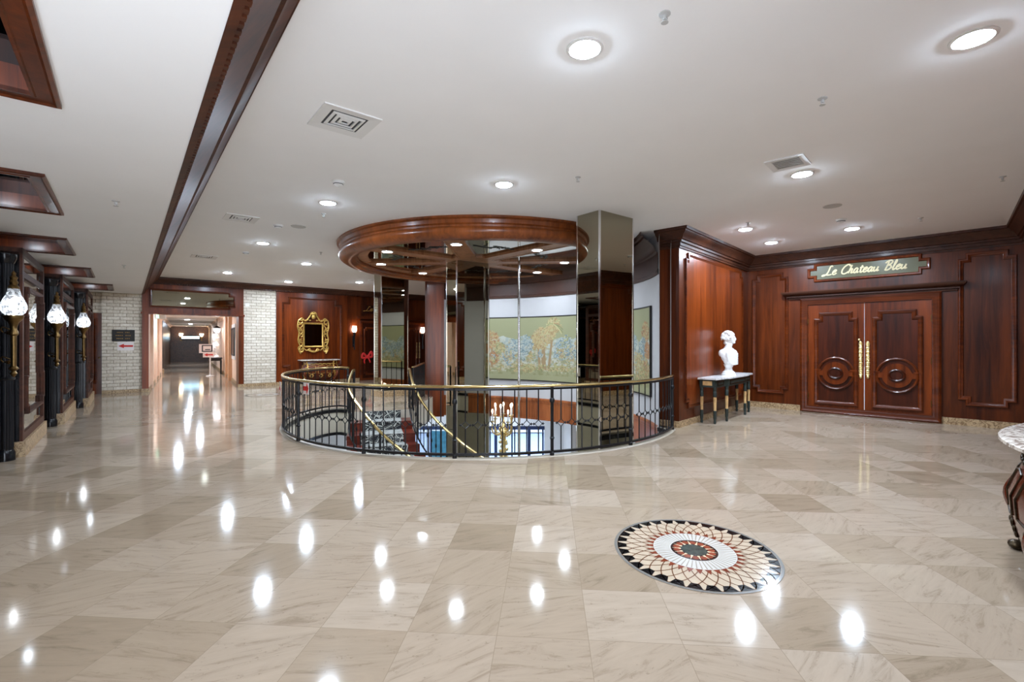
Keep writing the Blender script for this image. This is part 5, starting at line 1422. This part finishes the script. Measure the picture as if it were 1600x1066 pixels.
# table with white statue
q = cp(1.17,26.2); root = empty('side_table', (q.x,q.y,0), A_C); tag(root, 'small dark side table in the corridor carrying a white bust', 'table')
b = MB(); b.box(-.27,.27,-.3,.3,.74,.79); b.build('tabletop', M['plaque'], root, smooth=0)
b = MB(); b.box(-.24,.24,-.27,.27,.64,.74); b.build('apron', M['plaque'], root, smooth=0)
for sx in (-1,1):
    for sy in (-1,1):
        b = MB(); b.tube([(sx*.22,sy*.24,0),(sx*.22,sy*.24,.66)],[.018,.03],8); b.build('leg', M['plaque'], root)
o = copy_tree(bst); o.location = (q.x,q.y,.79); o.rotation_euler = (0,0,A_C-2.2); o.scale = (1.25,1.25,1.25); tag(o, 'white bust on the small dark table inside the corridor', 'bust')
q = cp(.80,24.9); root = empty('easel_sign', (q.x,q.y,0), A_C+.15); tag(root, 'white sign board on a pale stand in the corridor with a red lettered panel', 'sign')
b = MB(); b.tube([(.12,.02,0),(.12,.02,1.2)],.03,8); b.lathe([(.0001,0),(.16,0),(.16,.03),(.03,.05)],.12,.02,14); b.build('stand', M['wp'], root)
b = MB(); b.box(-.30,.22,-.02,0,1.03,1.42); b.build('sign_board', M['paper'], root, smooth=0)
b = MB(); b.mould(rect(-.20,.20,1.08,1.38), [(0,0),(0,.01),(.04,.012),(.045,0)], -.02); b.box(-.08,.12,-.026,-.02,1.16,1.20); b.build('printed_panel', M['grille'], root)
b = MB(); b.box(-.16,.26,-.04,-.022,.84,1.07); b.build('lower_paper', M['paper'], root, smooth=0)
b = MB(); b.prism_xz([(x+.05,z+.95) for x,z in arrow_poly(.34,.14,True)], -.045, -.04); b.build('red_arrow', M['red'], root, smooth=0)
q = cp(1.30,27.6); root = empty('pendant_lantern', (q.x,q.y,CH), A_C); tag(root, 'dark capped pendant lantern glowing beside the corridor wall', 'lamp')
b = MB(); b.cyl(0,0,-.45,0,.012,6); b.lathe([(.0001,-.4),(.05,-.42),(.16,-.52),(.17,-.54)],0,0,14); b.build('cap', M['iron'], root)
b = MB(); b.lathe([(.15,-.54),(.13,-.66),(.08,-.74),(.0001,-.76)],0,0,14); b.build('lamp_shade', emis('white_lit_shade',(1,.96,1,1),4), root)
for n, lab in ((-.25,'left warm wall lamp on the dark end wall of the corridor'),(1.05,'right warm wall lamp on the dark end wall of the corridor')):
    q = cp(n,43.9); root = empty('end_wall_lamp', (q.x,q.y,1.9), A_C); tag(root, lab, 'lamp', 'warm lamps on the corridor end wall')
    b = MB(); b.box(-.05,.05,-.03,.1,-.3,.1); b.tube([(0,0,0),(0,-.15,.05)],.02,6); b.build('bracket', M['obrass'], root)
    b = MB(); b.lathe([(.06,.05),(.11,.12),(.13,.26)],0,-.18,14); b.build('lamp_shade', M['warm'], root)
q = cp(.35,43.88); root = empty('lit_sign', (q.x,q.y,1.86), A_C); tag(root, 'narrow pale blue lit strip sign on the dark corridor end wall', 'sign')
b = MB(); b.box(-.62,.62,-.06,.1,-.16,.16); b.build('housing', M['plaque'], root, smooth=0)
b = MB(); b.box(-.56,.56,-.07,-.06,-.09,.09); b.build('lit_panel', emis('pale_blue_lit_panel',(.35,.75,1,1),2.5), root, smooth=0)
q = cp(-.72,20.9); root = empty('exit_light', (q.x,q.y,CH-.3), A_C); tag(root, 'small pale green lit exit light hanging at the corridor left wall', 'sign')
b = MB(); b.box(-.16,.16,-.03,.03,-.1,.1); b.cyl(0,0,.1,.3,.01,6); b.build('housing', M['wp'], root, smooth=0)
b = MB(); b.box(-.12,-.04,-.035,-.03,-.07,.07); b.build('lit_panel', emis('pale_green_lit_panel',(.2,.8,.55,1),1.5), root, smooth=0)

# unseen lamps added to light the lower lobby
lpl = None
for i, (x, y) in enumerate(((-3.5,14.6),(-.5,14.9),(2.2,15.2),(-6.0,9.0),(5.5,9.0),(0.2,5.0))):
    o = copy_tree(lp0); o.location = (x,y,-.58)
    tag(o, 'added unseen lamp lighting the lower lobby, below the stair opening', 'ceiling light', 'added lamps lighting the lower lobby')
